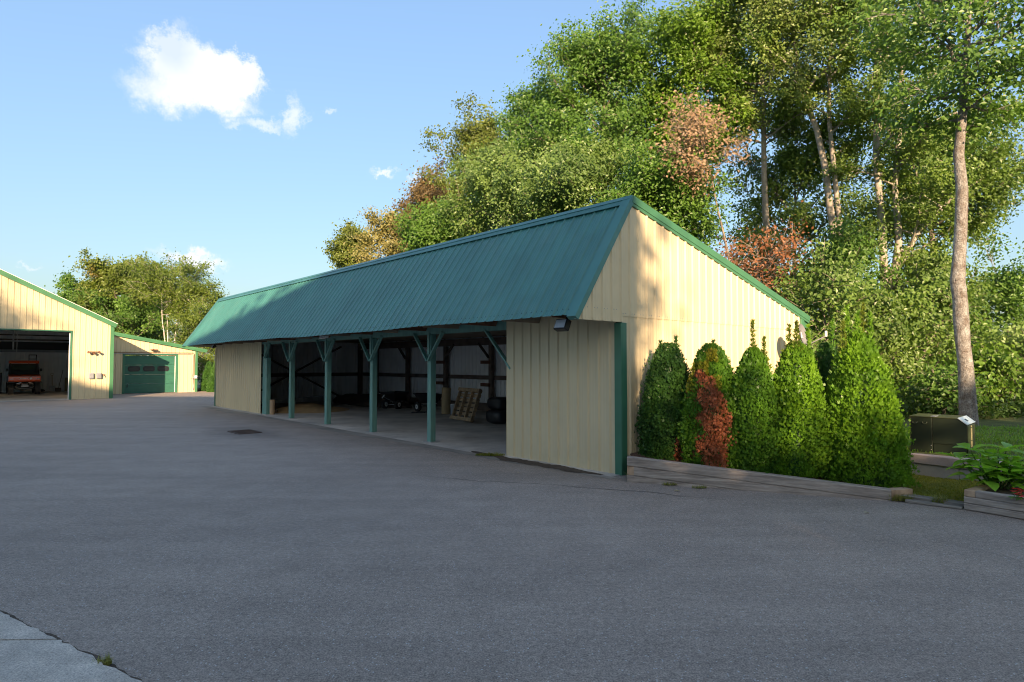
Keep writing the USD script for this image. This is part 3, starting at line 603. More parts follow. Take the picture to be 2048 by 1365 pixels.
# rafters and ceiling boards
for i in range(18):
    y = .6 + i * 1.2
    part(shed, 'rafter', 'ceiling_wood', lambda b: b.bar((.25, y, roof_z(.25) - .16), (DEPTH - .05, y, roof_z(DEPTH - .05) - .14), .045, .19, (0, 1, 0)) if 0 else b.bar((.3, y, roof_z(.3) - .20), (DEPTH - .05, y, roof_z(DEPTH - .05) - .14), .045, .18))
    part(shed, 'rafter_tail', 'rusty' if i % 2 == 0 else 'ceiling_wood', lambda b: b.prism([(EAVE_X + .17, 2.46), (EAVE_X + .10, 2.53), (.0, 4.0), (.0, 2.56), (-.05, 2.46)], y - .022, y + .022, 'y'))
part(shed, 'ceiling_board', 'ceiling_wood', lambda b: b.add([(.15, .1, 2.73), (DEPTH - .1, .1, 2.70), (DEPTH - .1, 20.6, 2.70), (.15, 20.6, 2.73)], [(0, 2, 1), (0, 3, 2)]))
# lamps on the shed
def flood(y, x, z, s=1.0, lens='lens_glass', body='black_plastic'):
    b = MB(); c = np.array([x, y, z]); R = trimesh.transformations.rotation_matrix(.42, [0, 1, 0])[:3, :3]
    b.box(c, (.10 * s, .24 * s, .17 * s), R, .01); b.box(c + R @ np.array([.07 * s, 0, .02 * s]), (.06 * s, .14 * s, .10 * s), R, .01)
    b.bar(c + np.array([.06, 0, .02]), c + np.array([.12, 0, .14]), .04, .02); p = b.build('flood_light', body, shed)
    k = MB(); k.box(c + R @ np.array([-.053 * s, 0, 0]), (.008, .20 * s, .13 * s), R, .003); k.build('lens', lens, p)
flood(.48, -.82, 2.335, 1.05); flood(18.9, -.62, 2.38, .8, 'white_light')
b = MB(); b.box((-.35, 9.9, 2.49), (.16, .26, .10), None, .02); b.box((-.40, 9.9, 2.435), (.12, .20, .05), None, .02); b.build('eave_lamp', 'white_paint', shed)
part(shed, 'tube_light', 'white_light', lambda b: b.span((1.6, 4.6, 2.60), (1.75, 5.9, 2.66), .02))
part(shed, 'tube_light', 'white_light', lambda b: b.span((1.6, 11.8, 2.60), (1.75, 13.0, 2.66), .02))

# ================================================================== the barn on the left
barn = thing('barn', 'tall cream metal barn with green trim and a wide open doorway', 'barn', BN, ROT)
BS = .5; BE = 3.62
def barn_z(x): return BE + (-x) * BS if x > -6 else BE + (12 + x) * BS
DOOR_X, DOOR_Z = -1.66, 3.28
rib_sheets(barn, 'wall_sheet', 'cream_metal_pale', DOOR_X, -.10, lambda x: -.01, lambda x: barn_z(x) - .02, lambda x, d, z: np.array([x, -d, z]))
rib_sheets(barn, 'gable_sheet', 'cream_metal_pale', -10.3, DOOR_X, lambda x: DOOR_Z, lambda x: barn_z(x) - .02, lambda x, d, z: np.array([x, -d, z]), breaks=(-6.0,))
rib_sheets(barn, 'wall_sheet', 'cream_metal_pale', -12, -10.3, lambda x: -.01, lambda x: barn_z(x) - .02, lambda x, d, z: np.array([x, -d, z]))
rib_sheets(barn, 'side_sheet', 'cream_metal_pale', 0.03, 11.6, lambda y: -.01, lambda y: BE, lambda y, d, z: np.array([d, y, z]))
rib_sheets(barn, 'side_sheet', 'cream_metal_pale', 0.03, 11.6, lambda y: -.01, lambda y: BE, lambda y, d, z: np.array([-12 - d, y, z]))
nb = np.array([BS, 0, 1]); nb /= np.linalg.norm(nb)
for sgn in (1, -1):
    def pl(y, d, t, sgn=sgn):
        p = np.array([.15 + (-6 - .15) * t, y, BE + .12 - .15 * BS + (6.15 * BS) * t]) + nb * d
        return p if sgn == 1 else np.array([-12 - p[0], p[1], p[2]])
    rib_sheets(barn, 'roof_sheet', 'green_roof', -.14, 11.7, lambda y: 0.0, lambda y: 1.0, pl)
def barn_rake(sgn):
    b = MB(); e, r = np.array([.16, 0, BE + .12 - .16 * BS]), np.array([-6.0, 0, BE + .12 + 6 * BS])
    if sgn < 0: e = np.array([-12 - e[0], 0, e[2]]); nn = np.array([-nb[0], 0, nb[2]])
    else: nn = nb
    for lo, hi, y0 in ((-.17, .02, -.15), (-.075, .03, -.165)):
        pr = [e + nn * lo, e + nn * hi, r + nn * hi, r + nn * lo]; Vv = np.array([x + np.array([0, y, 0]) for y in (y0, -.022) for x in pr]); b.add(Vv, [(0, 1, 2, 3), (7, 6, 5, 4), (0, 4, 5, 1), (1, 5, 6, 2), (2, 6, 7, 3), (3, 7, 4, 0)])
    b.build('rake_trim', 'green_trim_light', barn)
    b = MB(); pr = [e + nn * .031, e + nn * .050, r + nn * .050, r + nn * .031]; Vv = np.array([x + np.array([0, y, 0]) for y in (-.17, -.05) for x in pr]); b.add(Vv, [(0, 1, 2, 3), (7, 6, 5, 4), (0, 4, 5, 1), (1, 5, 6, 2), (2, 6, 7, 3), (3, 7, 4, 0)])
    b.build('roof_edge', 'white_paint', barn)
barn_rake(1); barn_rake(-1)
part(barn, 'corner_board', 'green_trim_light', lambda b: b.span((-.11, -.036, -.01), (.05, -.003, BE - .02), .004))
part(barn, 'corner_board', 'green_trim_light', lambda b: b.span((.021, -.003, -.01), (.05, .12, BE - .02), .004))
part(barn, 'door_jamb', 'green_trim', lambda b: b.span((DOOR_X - .06, -.030, 0), (DOOR_X + .015, .25, DOOR_Z + .03), .004))
part(barn, 'door_track', 'white_paint', lambda b: b.span((DOOR_X - .10, .10, 0), (DOOR_X - .062, .16, DOOR_Z - .1), .003))
part(barn, 'door_head', 'green_trim', lambda b: b.span((-10.3, -.028, DOOR_Z - .03), (DOOR_X - .06, .25, DOOR_Z + .03), .004))
part(barn, 'threshold', 'concrete', lambda b: b.span((-10.3, -.10, -.02), (DOOR_X - .06, .06, .014)))
rib_sheets(barn, 'back_sheet', 'grey_liner', -11.95, -.06, lambda x: 0, lambda x: barn_z(x) - .1, lambda x, d, z: np.array([x, 11.3 - d, z]), breaks=(-6.0,))
part(barn, 'side_liner', 'grey_liner', lambda b: b.span((-.08, .26, 0), (-.05, 11.2, BE - .1)))
part(barn, 'back_band', 'black_plastic', lambda b: b.span((-11.9, 11.18, 2.55), (-.3, 11.25, 3.02)))
part(barn, 'ledge', 'grey_box', lambda b: b.span((-11.9, 11.05, 2.40), (-.3, 11.17, 2.54)))
part(barn, 'back_rail', 'dark_wood', lambda b: [b.span((-11.9, 11.22, z), (-.3, 11.26, z + .07)) for z in (3.12, 3.40)])
part(barn, 'back_stud', 'galvanised', lambda b: b.span((-3.37, 10.98, 2.55), (-3.29, 11.04, 3.7)))
part(barn, 'hanging_cord', 'white_paint', lambda b: b.tube([(-3.35, 7.2, 4.0), (-3.35, 7.2, 2.35)], .012, 5))
# wall fittings on the barn front
for i, x in enumerate((-.87, -.56)):
    p = part(barn, 'electrical_box', 'grey_box', lambda b: b.box((x, -.075, 1.13), (.21, .11, .27), None, .015)); part(p, 'cover', 'galvanised', lambda b: b.box((x, -.135, 1.14), (.16, .012, .20), None, .004))
part(barn, 'tap', 'rusty', lambda b: (b.tube([(-.36, -.02, 1.16), (-.36, -.12, 1.16), (-.36, -.14, 1.08)], .018, 6), b.tube([(-.30, -.10, 1.20), (-.42, -.10, 1.20)], .012, 5)))
fl = part(barn, 'flood_lamp', 'rusty', lambda b: (b.box((-.80, -.05, 2.24), (.10, .08, .10), None, .01), b.bar((-.98, -.12, 2.30), (-.62, -.12, 2.30), .03, .03), b.bar((-.80, -.12, 2.26), (-.80, -.03, 2.26), .03, .03)))
for dx in (-.19, 0, .19): part(fl, 'lamp_head', 'rusty', lambda b: b.tube([(-.80 + dx, -.10, 2.29), (-.80 + dx * 1.15, -.26, 2.27 - .03 * (dx == 0))], [.035, .062], 8))

# ================================================================== the garage between barn and shed
garage = thing('garage', 'low cream metal garage beside the barn with a green sectional door', 'garage', Bn(0, 4.73), ROT)
def gz(x): return 3.62 - .19 * x
GX1 = 5.11; DL, DR, DT = 1.34, 3.93, 2.20
rib_sheets(garage, 'wall_sheet', 'cream_metal_pale', .05, DL, lambda x: -.01, lambda x: gz(x) - .14, lambda x, d, z: np.array([x, -d, z]))
rib_sheets(garage, 'wall_sheet', 'cream_metal_pale', DL, DR, lambda x: DT, lambda x: gz(x) - .14, lambda x, d, z: np.array([x, -d, z]))
rib_sheets(garage, 'wall_sheet', 'cream_metal_pale', DR, GX1 - .1, lambda x: -.01, lambda x: gz(x) - .14, lambda x, d, z: np.array([x, -d, z]))
rib_sheets(garage, 'side_sheet', 'cream_metal_pale', .05, 7, lambda y: -.01, lambda y: gz(GX1) - .1, lambda y, d, z: np.array([GX1 + d, y, z]))
ng = np.array([.19, 0, 1]); ng /= np.linalg.norm(ng)
rib_sheets(garage, 'roof_sheet', 'green_roof', -.15, 7, lambda y: 0.0, lambda y: 1.0, lambda y, d, t: np.array([.05 + 5.6 * t, y, gz(.05 + 5.6 * t)]) + ng * d)
b = MB()
for lo, hi, y0 in ((-.17, .02, -.15), (-.08, .03, -.165)):
    pr = [np.array([.06, 0, gz(.06)]) + ng * lo, np.array([.06, 0, gz(.06)]) + ng * hi, np.array([5.64, 0, gz(5.64)]) + ng * hi, np.array([5.64, 0, gz(5.64)]) + ng * lo]
    Vv = np.array([x + np.array([0, y, 0]) for y in (y0, -.022) for x in pr]); b.add(Vv, [(0, 1, 2, 3), (7, 6, 5, 4), (0, 4, 5, 1), (1, 5, 6, 2), (2, 6, 7, 3), (3, 7, 4, 0)])
b.build('rake_trim', 'green_trim_light', garage)
part(garage, 'corner_board', 'green_trim_light', lambda b: b.span((GX1 - .11, -.036, -.01), (GX1 + .03, .1, gz(GX1) - .16), .004))
part(garage, 'door_jamb', 'green_trim', lambda b: b.span((DL - .12, -.034, 0), (DL, .10, DT + .02), .004))
part(garage, 'door_jamb', 'green_trim', lambda b: b.span((DR, -.034, 0), (DR + .13, .10, DT + .02), .004))
part(garage, 'door_head', 'green_trim', lambda b: b.span((DL - .12, -.036, DT + .021), (DR + .13, .10, DT + .08), .004))
part(garage, 'door_track', 'white_paint', lambda b: b.span((DR - .03, .02, .02), (DR - .001, .05, DT - .04)))
gd = UsdGeom.Xform.Define(stage, garage + '/' + numbered(garage, 'sectional_door')).GetPath().pathString
for i in range(4):
    z0, z1 = .02 + i * .54, .02 + (i + 1) * .54 - .012
    def sec(b):
        b.span((DL + .001, .060, z0), (DR - .035, .10, z1), .004)
        for k in range(6): b.span((DL + .01, .054, z0 + .015 + k * .087), (DR - .045, .0605, z0 + .015 + k * .087 + .066), .002)
    part(gd, 'door_section', 'door_green', sec)
def rrect(cx, cz, w, h, r, n=6):
    pts = []
    for sx, sz, a0 in ((1, 1, 0), (-1, 1, 90), (-1, -1, 180), (1, -1, 270)):
        for k in range(n + 1):
            a = math.radians(a0 + 90 * k / n); pts.append((cx + sx * (w / 2 - r) + r * math.cos(a), cz + sz * (h / 2 - r) + r * math.sin(a)))
    return pts
for i, cx in enumerate((1.80, 2.55, 3.29)):
    part(gd, 'window_frame', 'black_plastic', lambda b: b.prism(rrect(cx, 1.42, .60, .30, .11), .030, .0535, 'y'))
    part(gd, 'pane', 'dark_glass', lambda b: b.prism(rrect(cx, 1.42, .52, .22, .08), .024, .0295, 'y'))
part(gd, 'handle', 'black_steel', lambda b: b.bar((DL + .14, .03, .35), (DL + .14, .03, .55), .02, .03))
part(garage, 'conduit', 'rusty', lambda b: b.tube([(.10, -.05, 2.36), (4.86, -.05, 2.36), (4.93, -.05, 2.30), (4.93, -.05, .15)], .016, 6))
part(garage, 'conduit', 'galvanised', lambda b: b.tube([(.10, -.05, 2.30), (4.80, -.05, 2.29), (4.85, -.05, 2.22), (4.85, -.05, 1.0), (4.93, -.04, .6), (4.90, -.04, .1)], .014, 6))
gm = part(garage, 'meter_box', 'grey_box', lambda b: (b.box((5.02, -.09, .90), (.20, .10, .22), None, .02), b.bar((4.75, -.06, .86), (4.93, -.06, .86), .03, .03)))
part(gm, 'meter_dial', 'white_light', lambda b: b.tube([(5.02, -.14, .92), (5.02, -.19, .92)], .065, 12))
gl = part(garage, 'wall_lamp', 'rusty', lambda b: (b.box((2.75, -.20, 2.52), (.36, .22, .06), None, .02), b.bar((2.75, -.01, 2.55), (2.75, -.12, 2.54), .05, .05)))

# ================================================================== utility vehicle in the barn
uv = thing('utility_vehicle', 'orange utility vehicle with a cab and black windscreen parked in the barn', 'utility vehicle', Bn(-2.95, 7.35), ROT)
def wheel(x, y, r=.33, w=.24):
    b = MB(); th = np.linspace(0, 2 * np.pi, 29)[:-1]
    prof = [(-w / 2, r * .62), (-w / 2, r * .92), (-w * .38, r), (w * .38, r), (w / 2, r * .92), (w / 2, r * .62)]
    Vv = np.array([(px, pr * math.cos(t), pr * math.sin(t)) for t in th for px, pr in prof]); n = 6; F = []
    for i in range(28):
        for k in range(6): F.append((i * n + k, i * n + (k + 1) % n, ((i + 1) % 28) * n + (k + 1) % n, ((i + 1) % 28) * n + k))
    b.add(Vv + np.array([x, y, r]), F)
    for i in range(22):
        a = 2 * np.pi * i / 22; R = trimesh.transformations.rotation_matrix(a, [1, 0, 0])[:3, :3]
        for sx in (-1, 1): b.box(np.array([x, y, r]) + R @ np.array([sx * w * .24, 0, r]), (w * .42, .035, .03), R @ trimesh.transformations.rotation_matrix(sx * .5, [0, 0, 1])[:3, :3])
    p = b.build('wheel', 'tyre_rubber', uv); k = MB(); k.tube([(x - w * .4, y, r), (x + w * .4, y, r)], r * .60, 16); k.build('rim', 'black_steel', p)
for sx in (-1, 1):
    wheel(sx * .59, .42); wheel(sx * .59, 2.25)
part(uv, 'chassis', 'black_steel', lambda b: (b.span((-.42, .25, .28), (.42, 2.6, .50), .03), b.span((-.70, .80, .30), (.70, 1.75, .46), .02)))
part(uv, 'cab_rear', 'black_plastic', lambda b: (b.span((-.66, 1.60, .45), (.66, 1.72, 1.05), .02), b.span((-.62, 1.20, .46), (.62, 1.62, .74), .06)))
hd = part(uv, 'hood', 'orange_paint', lambda b: b.prism([(.08, .72), (.04, .80), (.06, .99), (.16, 1.05), (.80, 1.12), (.80, .72)], -.70, .70, 'x'))
part(hd, 'badge', 'white_paint', lambda b: (b.tube([(.26, .046, .895), (.26, .030, .895)], .055, 14)))
b = MB(); [b.box((-.20 + i * .058, .040, .895), (.045, .014, .045 - .010 * (i % 2)), None, .004) for i in range(6)]; b.build('lettering', 'white_paint', hd)
part(hd, 'chrome_strip', 'steel', lambda b: b.span((-.55, .045, .970), (.55, .060, .980)))
part(uv, 'cargo_bed', 'orange_paint', lambda b: b.span((-.68, 1.80, .62), (.68, 2.75, .98), .03))
for sx in (-1, 1):
    part(uv, 'fender', 'black_plastic', lambda b: b.prism([(.02, .66), (.02, .72), (.72, .74), (.80, .50), (.70, .50), (.62, .64)], sx * .44, sx * .73, 'x'))
    part(uv, 'headlight', 'lens_glass', lambda b: b.box((sx * .58, .06, .86), (.17, .03, .07), None, .01))
    part(uv, 'cab_post', 'black_steel', lambda b: (b.bar((sx * .64, .72, 1.08), (sx * .60, .96, 1.72), .06, .05), b.bar((sx * .64, 1.64, .90), (sx * .60, 1.62, 1.72), .06, .06)))
    part(uv, 'door', 'black_plastic', lambda b: b.span((sx * .665, .84, .50), (sx * .69, 1.60, 1.02), .01))
    part(uv, 'side_mirror', 'black_plastic', lambda b: (b.box((sx * .76, .84, 1.36), (.10, .05, .16), None, .02), b.bar((sx * .64, .84, 1.34), (sx * .72, .84, 1.36), .02, .02)))
part(uv, 'dashboard', 'black_plastic', lambda b: b.span((-.62, .74, 1.02), (.62, .98, 1.14), .03))
part(uv, 'windscreen', 'pane_glass', lambda b: b.add([(-.60, .735, 1.12), (.60, .735, 1.12), (.565, .945, 1.70), (-.565, .945, 1.70)], [(0, 1, 2), (0, 2, 3)]))
part(uv, 'rear_window', 'dark_glass', lambda b: b.span((-.58, 1.635, 1.05), (.58, 1.65, 1.70)))
part(uv, 'steering_wheel', 'black_plastic', lambda b: b.tube([(-.28 + .17 * math.cos(t), 1.08 - .05 * math.sin(t), 1.24 + .16 * math.sin(t)) for t in np.linspace(0, 2 * np.pi, 17)], .016, 6))
part(uv, 'seat', 'black_plastic', lambda b: (b.span((-.58, 1.15, .74), (.58, 1.55, .84), .04), b.span((-.56, 1.50, .84), (.56, 1.60, 1.36), .04)))
part(uv, 'cab_roof', 'orange_paint', lambda b: b.prism([(.80, 1.73), (.82, 1.82), (.95, 1.89), (1.60, 1.89), (1.70, 1.82), (1.70, 1.73)], -.66, .66, 'x'))
b = MB()
for sx in (-1, 1): b.tube([(sx * .40, .20, .42), (sx * .34, .06, .62), (sx * .16, .02, .66)], .025, 6); b.tube([(sx * .48, .40, .33), (sx * .12, .30, .40)], .028, 6); b.tube([(sx * .50, .36, .44), (sx * .2, .28, .58)], .022, 6)
b.tube([(-.36, .02, .40), (-.18, -.02, .34), (.18, -.02, .34), (.36, .02, .40)], .026, 6); b.tube([(-.14, -.01, .55), (.14, -.01, .55)], .07, 10); b.box((0, .0, .47), (.34, .10, .10), None, .02); b.build('winch_frame', 'steel', uv)
part(uv, 'rear_screen', 'black_steel', lambda b: (b.bar((.28, 2.1, 1.0), (.28, 2.1, 2.22), .04, .04), b.bar((.62, 2.1, 1.0), (.62, 2.1, 2.22), .04, .04), b.bar((.26, 2.1, 2.22), (.64, 2.1, 2.22), .04, .04), b.bar((.26, 2.1, 1.98), (.64, 2.1, 1.98), .04, .04)))

# small things in the barn
sv = thing('shovel', 'square shovel with a D handle leaning on the barn back wall', 'shovel', Bn(-1.42, 10.95), ROT)
part(sv, 'handle', 'raw_wood', lambda b: (b.tube([(0, -.03, .34), (0, .16, .98)], .018, 6), b.tube([(-.06, .17, 1.00), (-.06, .19, 1.10), (.06, .19, 1.10), (.06, .17, 1.00), (-.06, .17, 1.0)], .014, 5)))
part(sv, 'blade', 'steel', lambda b: b.box((0, -.07, .19), (.26, .02, .36), trimesh.transformations.rotation_matrix(-.28, [1, 0, 0])[:3, :3], .005))
br = thing('push_broom', 'thin-handled broom leaning beside the shovel in the barn', 'broom', Bn(-1.12, 10.85), ROT)
part(br, 'handle', 'dark_wood', lambda b: b.tube([(0, -.1, .2), (.24, .28, 1.32)], .015, 6)); part(br, 'head', 'dark_wood', lambda b: b.box((-.02, -.12, .12), (.30, .10, .22), None, .02))
b = MB(); b.box((-.68, 11.1, .42), (.20, .05, .84), None, .005); v, f = b.arrays(); b = MB(); b.add(np.array([Bn(*p) for p in v]), f)
tag(stage.GetPrimAtPath(b.build('leaning_board', 'cardboard')), 'short brown board upright against the barn back wall beside the jamb', 'board')
b = MB(); b.span((-3.98, 9.4, 0), (-3.86, 9.55, 1.2), .01); v, f = b.arrays(); b = MB(); b.add(np.array([Bn(*p) for p in v]), f)
tag(stage.GetPrimAtPath(b.build('dark_post', 'black_steel')), 'dark upright post left of the orange vehicle in the barn', 'post')
for x, z, s, l in ((-3.66, 2.28, .15, 'upper white switch box on the barn back wall'), (-4.25, 1.75, .12, 'lower white switch box on the barn back wall at the photo edge')):
    b = MB(); b.box((x, 11.2, z), (s, .07, s * .75), None, .01); v, f = b.arrays(); b = MB(); b.add(np.array([Bn(*p) for p in v]), f)
    tag(stage.GetPrimAtPath(b.build('switch_box', 'white_paint')), l, 'switch box')
b = MB(); b.tm(trimesh.creation.icosphere(2, 1.0).apply_scale((.20, .12, .10)).apply_translation((-1.95, 10.9, .06))); v, f = b.arrays(); v = v + .03 * (meshkit.noise(v * 14)[:, None] - .5); b = MB(); b.add(np.array([Bn(*p) for p in v]), f)
tag(stage.GetPrimAtPath(b.build('rag_heap', 'soil', smooth=True)), 'small dark rag heap on the barn floor by the wall', 'rags')

# ================================================================== things inside the open shed
# leaning pallet
q = S(3.28, 8.42)
pal = thing('pallet', 'wooden slatted pallet leaning back inside the shed', 'pallet', q, ROT + math.pi / 2 - .12)
# local: x along its width (to the left in the shed = +), z up the leaning face, y back
TL = .33; ct, st = math.cos(TL), math.sin(TL)
def pt(x, d, h): return np.array([x, -d * ct - h * st, h * ct - d * st + .05])     # d towards the viewer's side (+y after turning)
def plank(b, x0, x1, h0, h1, d0, d1):
    P = np.array([pt(x, d, h) for x in (x0, x1) for d in (d0, d1) for h in (h0, h1)])
    m = trimesh.convex.convex_hull(P); b.add(m.vertices, m.faces)
W, H = 1.16, .98
for i, x in enumerate((-.56, -.19, .18, .545)): part(pal, 'stringer', 'pallet_wood', lambda b: plank(b, x - .022, x + .022, .0, H, -.095, -.003))
for i in range(7): part(pal, 'slat', 'pallet_wood', lambda b: plank(b, -.58, .58, .03 + i * .14, .115 + i * .14 + .008 * (i % 3), .0, .018))
for h in (.0, .88): part(pal, 'bottom_slat', 'pallet_wood', lambda b: plank(b, -.60, .60, h, h + .10, -.115, -.097))
def sack(x, y, z, sx, sy, sz, label, seed):
    m = trimesh.creation.box((1, 1, 1)).subdivide().subdivide().subdivide(); v = np.array(m.vertices) * 2; n = (np.abs(v) ** 5).sum(1) ** .2; v = v / n[:, None]
    v = v * np.array([sx, sy, sz]) / 2; v *= 1 + .14 * (meshkit.noise(v * 5 + seed)[:, None] - .5); v[:, 2] += sz / 2
    b = MB(); b.add(np.array([S(x + p[0], y + p[1], z + p[2]) for p in v]), m.faces); tag(stage.GetPrimAtPath(b.build('sack', 'black_plastic', smooth=60)), label, 'sack')
sack(3.95, 7.45, .01, .75, .72, .40, 'lower black sack stacked behind the leaning pallet', 1)
sack(4.0, 7.55, .40, .62, .62, .36, 'upper black sack stacked behind the leaning pallet', 5)
b = MB(); b.tube([S(4.75, 11.3, 0), S(4.75, 11.3, .45), S(4.76, 11.29, .90)], .155, 20); tag(stage.GetPrimAtPath(b.build('cardboard_tube', 'cardboard', smooth=50)), 'upright tan cardboard tube standing before a shed post', 'tube')
bk = thing('bucket', 'grey bucket standing beside the tan cardboard tube', 'bucket', S(4.78, 10.85), ROT)
part(bk, 'pail', 'grey_box', lambda b: b.tube([(0, 0, 0), (0, 0, .34)], [.12, .15], 16)); part(bk, 'rim', 'galvanised', lambda b: b.tube([(0, 0, .335), (0, 0, .36)], .158, 16))
def spreader(src=None):
    t = thing('spreader_cart', 'black tow-behind spreader hopper with a white wheel hub and drawbar', 'spreader cart', S(4.95, 12.65), ROT)
    def hopper(b):
        lo = np.array([(-.20, -.24, .30), (.20, -.24, .30), (.20, .24, .30), (-.20, .24, .30)]); hi = np.array([(-.36, -.46, .64), (.36, -.46, .64), (.36, .46, .64), (-.36, .46, .64)])
        li = hi * np.array([.93, .93, 1]); di = lo * np.array([.85, .85, 1]) + np.array([0, 0, .03])
        b.add(np.vstack([lo, hi, li, di]), [(0, 1, 5, 4), (1, 2, 6, 5), (2, 3, 7, 6), (3, 0, 4, 7), (4, 5, 9, 8), (5, 6, 10, 9), (6, 7, 11, 10), (7, 4, 8, 11), (8, 9, 13, 12), (9, 10, 14, 13), (10, 11, 15, 14), (11, 8, 12, 15), (12, 13, 14, 15), (3, 2, 1, 0)])
        for y in (-.47, .47): b.bar((-.37, y, .63), (.37, y, .63), .03, .04)
    part(t, 'hopper', 'black_plastic', hopper)
    for x in (-.34, .30):
        w = part(t, 'wheel', 'tyre_rubber', lambda b: b.tube([(x - .05, .20, .17), (x + .05, .20, .17)], .17, 20)); part(w, 'hub', 'white_paint', lambda b: b.tube([(x - .058, .20, .17), (x + .058, .20, .17)], .085, 14)); part(w, 'bolt', 'black_steel', lambda b: b.tube([(x - .066, .20, .17), (x + .066, .20, .17)], .022, 8))
    part(t, 'frame', 'galvanised', lambda b: (b.bar((-.30, .20, .17), (.28, .20, .17), .03, .03), b.bar((-.18, -.24, .28), (-.18, .34, .26), .03, .03), b.bar((.18, -.24, .28), (.18, .34, .26), .03, .03)))
    part(t, 'drawbar', 'galvanised', lambda b: (b.bar((-.1, .24, .28), (-.05, .72, .50), .03, .03), b.bar((0, .72, .44), (-.10, .70, .56), .03, .03)))
    return t
spA = spreader()
copy_of(spA, 'spreader_cart', 'black spreader hopper parked left of the other cart and half hidden by a post', 'spreader cart', S(4.7, 14.6), ROT + 1.9)
# log stub, sand heap, pipe, dark heap
b = MB(); b.tube([S(.16, 14.96, 0), S(.16, 14.96, .25), S(.16, 14.96, .50)], .085, 14); tag(stage.GetPrimAtPath(b.build('log_stub', 'raw_wood', smooth=50)), 'short pale log stub standing at the left jamb of the opening', 'log')
gx, gy = np.meshgrid(np.linspace(-1, 1, 41), np.linspace(-1, 1, 41)); rr = np.sqrt(gx ** 2 + gy ** 2)
z = .28 * np.clip(1 - rr, 0, 1) ** .9 * (0.8 + .4 * meshkit.noise(np.stack([gx, gy, 0 * gx], -1) * 4)) - .01
Vv = np.array([S(1.9 + 1.5 * a, 16.0 + 1.6 * c, d) for a, c, d in zip(gx.ravel(), gy.ravel(), z.ravel())]); k = 41
F = [(i * k + j, i * k + j + 1, (i + 1) * k + j + 1, (i + 1) * k + j) for i in range(40) for j in range(40)]
b = MB(); b.add(Vv, np.array(F)[:, ::-1]); tag(stage.GetPrimAtPath(b.build('sand_heap', 'sand', smooth=True)), 'low tan sand heap spread on the shed floor at the left', 'sand heap')
b = MB(); b.tube([S(1.2, 19.3, .22), S(4.4, 19.9, .30)], .035, 8); tag(stage.GetPrimAtPath(b.build('pipe', 'white_light')), 'long white pipe lying along the dark end wall of the shed', 'pipe')
m = trimesh.creation.icosphere(4, 1.0); v = np.array(m.vertices) * np.array([.9, 3.0, .42]); v += .35 * (meshkit.fbm(v * 1.6)[:, None] - .5) * np.array([.6, .6, 1]); v[:, 2] = np.maximum(v[:, 2], -.02)
b = MB(); b.add(np.array([S(5.2 + p[0], 17.4 + p[1], p[2]) for p in v]), m.faces); tag(stage.GetPrimAtPath(b.build('mulch_heap', 'soil', smooth=True)), 'long low dark heap in the back left corner of the shed', 'heap')
b = MB(); b.bar(S(.5, 15.7, .06), S(1.2, 18.6, .10), .22, .09, bevel=.01); tag(stage.GetPrimAtPath(b.build('floor_beam', 'dark_wood')), 'dark timber lying on the floor beside the sand heap', 'timber')
b = MB(); b.box((0, 0, 0), (.5, .3, .03), None, .01); v, f = b.arrays(); b = MB(); b.add(np.array([S(4.3, 12.3, .02) + p for p in v]), f); tag(stage.GetPrimAtPath(b.build('floor_plate', 'black_steel')), 'flat dark plate on the floor before the spreader cart', 'plate')

# ================================================================== right side: timber bed, wall, transformer, dish
PL, PR = np.array([1.69, 9.10]), np.array([4.81, 7.86]); pd = (PR - PL) / np.linalg.norm(PR - PL); pn = np.array([-pd[1], pd[0]]); PLEN = np.linalg.norm(PR - PL)
bed = thing('timber_bed', 'long weathered timber bed holding the cedars beside the shed', 'planter', (PL[0], PL[1], 0), math.atan2(pd[1], pd[0]))
tops = (.37, .14)
def timber(b, x0, x1, z0a, z1a, z0b, z1b, y0=0.0, y1=.14, r=.008):
    P = []
    for x, lo, hi in ((x0, z0a, z1a), (x1, z0b, z1b)):
        for yy, zz in ((y0 + r, lo), (y1 - r, lo), (y0 + r, hi), (y1 - r, hi), (y0, lo + r), (y0, hi - r), (y1, lo + r), (y1, hi - r)): P.append((x, yy, zz))
    m = trimesh.convex.convex_hull(np.array(P)); b.add(m.vertices, m.faces)
for i in range(3):
    t0, t1 = tops[0] - .132 * i, tops[1] - .132 * i
    x0 = 0 if i != 1 else .10
    part(bed, 'timber', 'weathered_timber', lambda b: timber(b, x0, PLEN - .002, t0 - .130 - (t0 - t1) * x0 / PLEN, t0 - (t0 - t1) * x0 / PLEN, t1 - .130, t1, .0 + .004 * i, .14))
part(bed, 'timber', 'timber_end', lambda b: timber(b, 0, .098, .108, .237, .10, .23, .012, .13))
def endt(b):
    P = np.array([(PLEN + .001, .0, .01), (PLEN + .27, .19, .01), (PLEN + .19, .31, .01), (PLEN + .001, .16, .01)]); P = np.vstack([P, P + np.array([0, 0, .128])]); m = trimesh.convex.convex_hull(P); b.add(m.vertices, m.faces)
part(bed, 'timber', 'timber_end', endt)
# soil in the bed
soilpoly = [tuple(PL + pn * .10 + pd * .05), tuple(PR + pn * .10), tuple(PR + pd * .12 + pn * .45), (4.7, 9.2), (3.4, 10.6), (2.6, 10.35), tuple(S(.15, -.05)[:2])]
def soilz(x, y): t = ((x - PL[0]) * pd[0] + (y - PL[1]) * pd[1]) / PLEN; return .315 - .225 * np.clip(t, 0, 1) + .03 * meshkit.noise(np.column_stack([x, y, 0 * x]) * 8)
b = MB(); v, f = grid_sheet(soilpoly, .12, soilz); b.add(v, f); sp = b.build('bed_soil', 'mulch'); structure(sp)

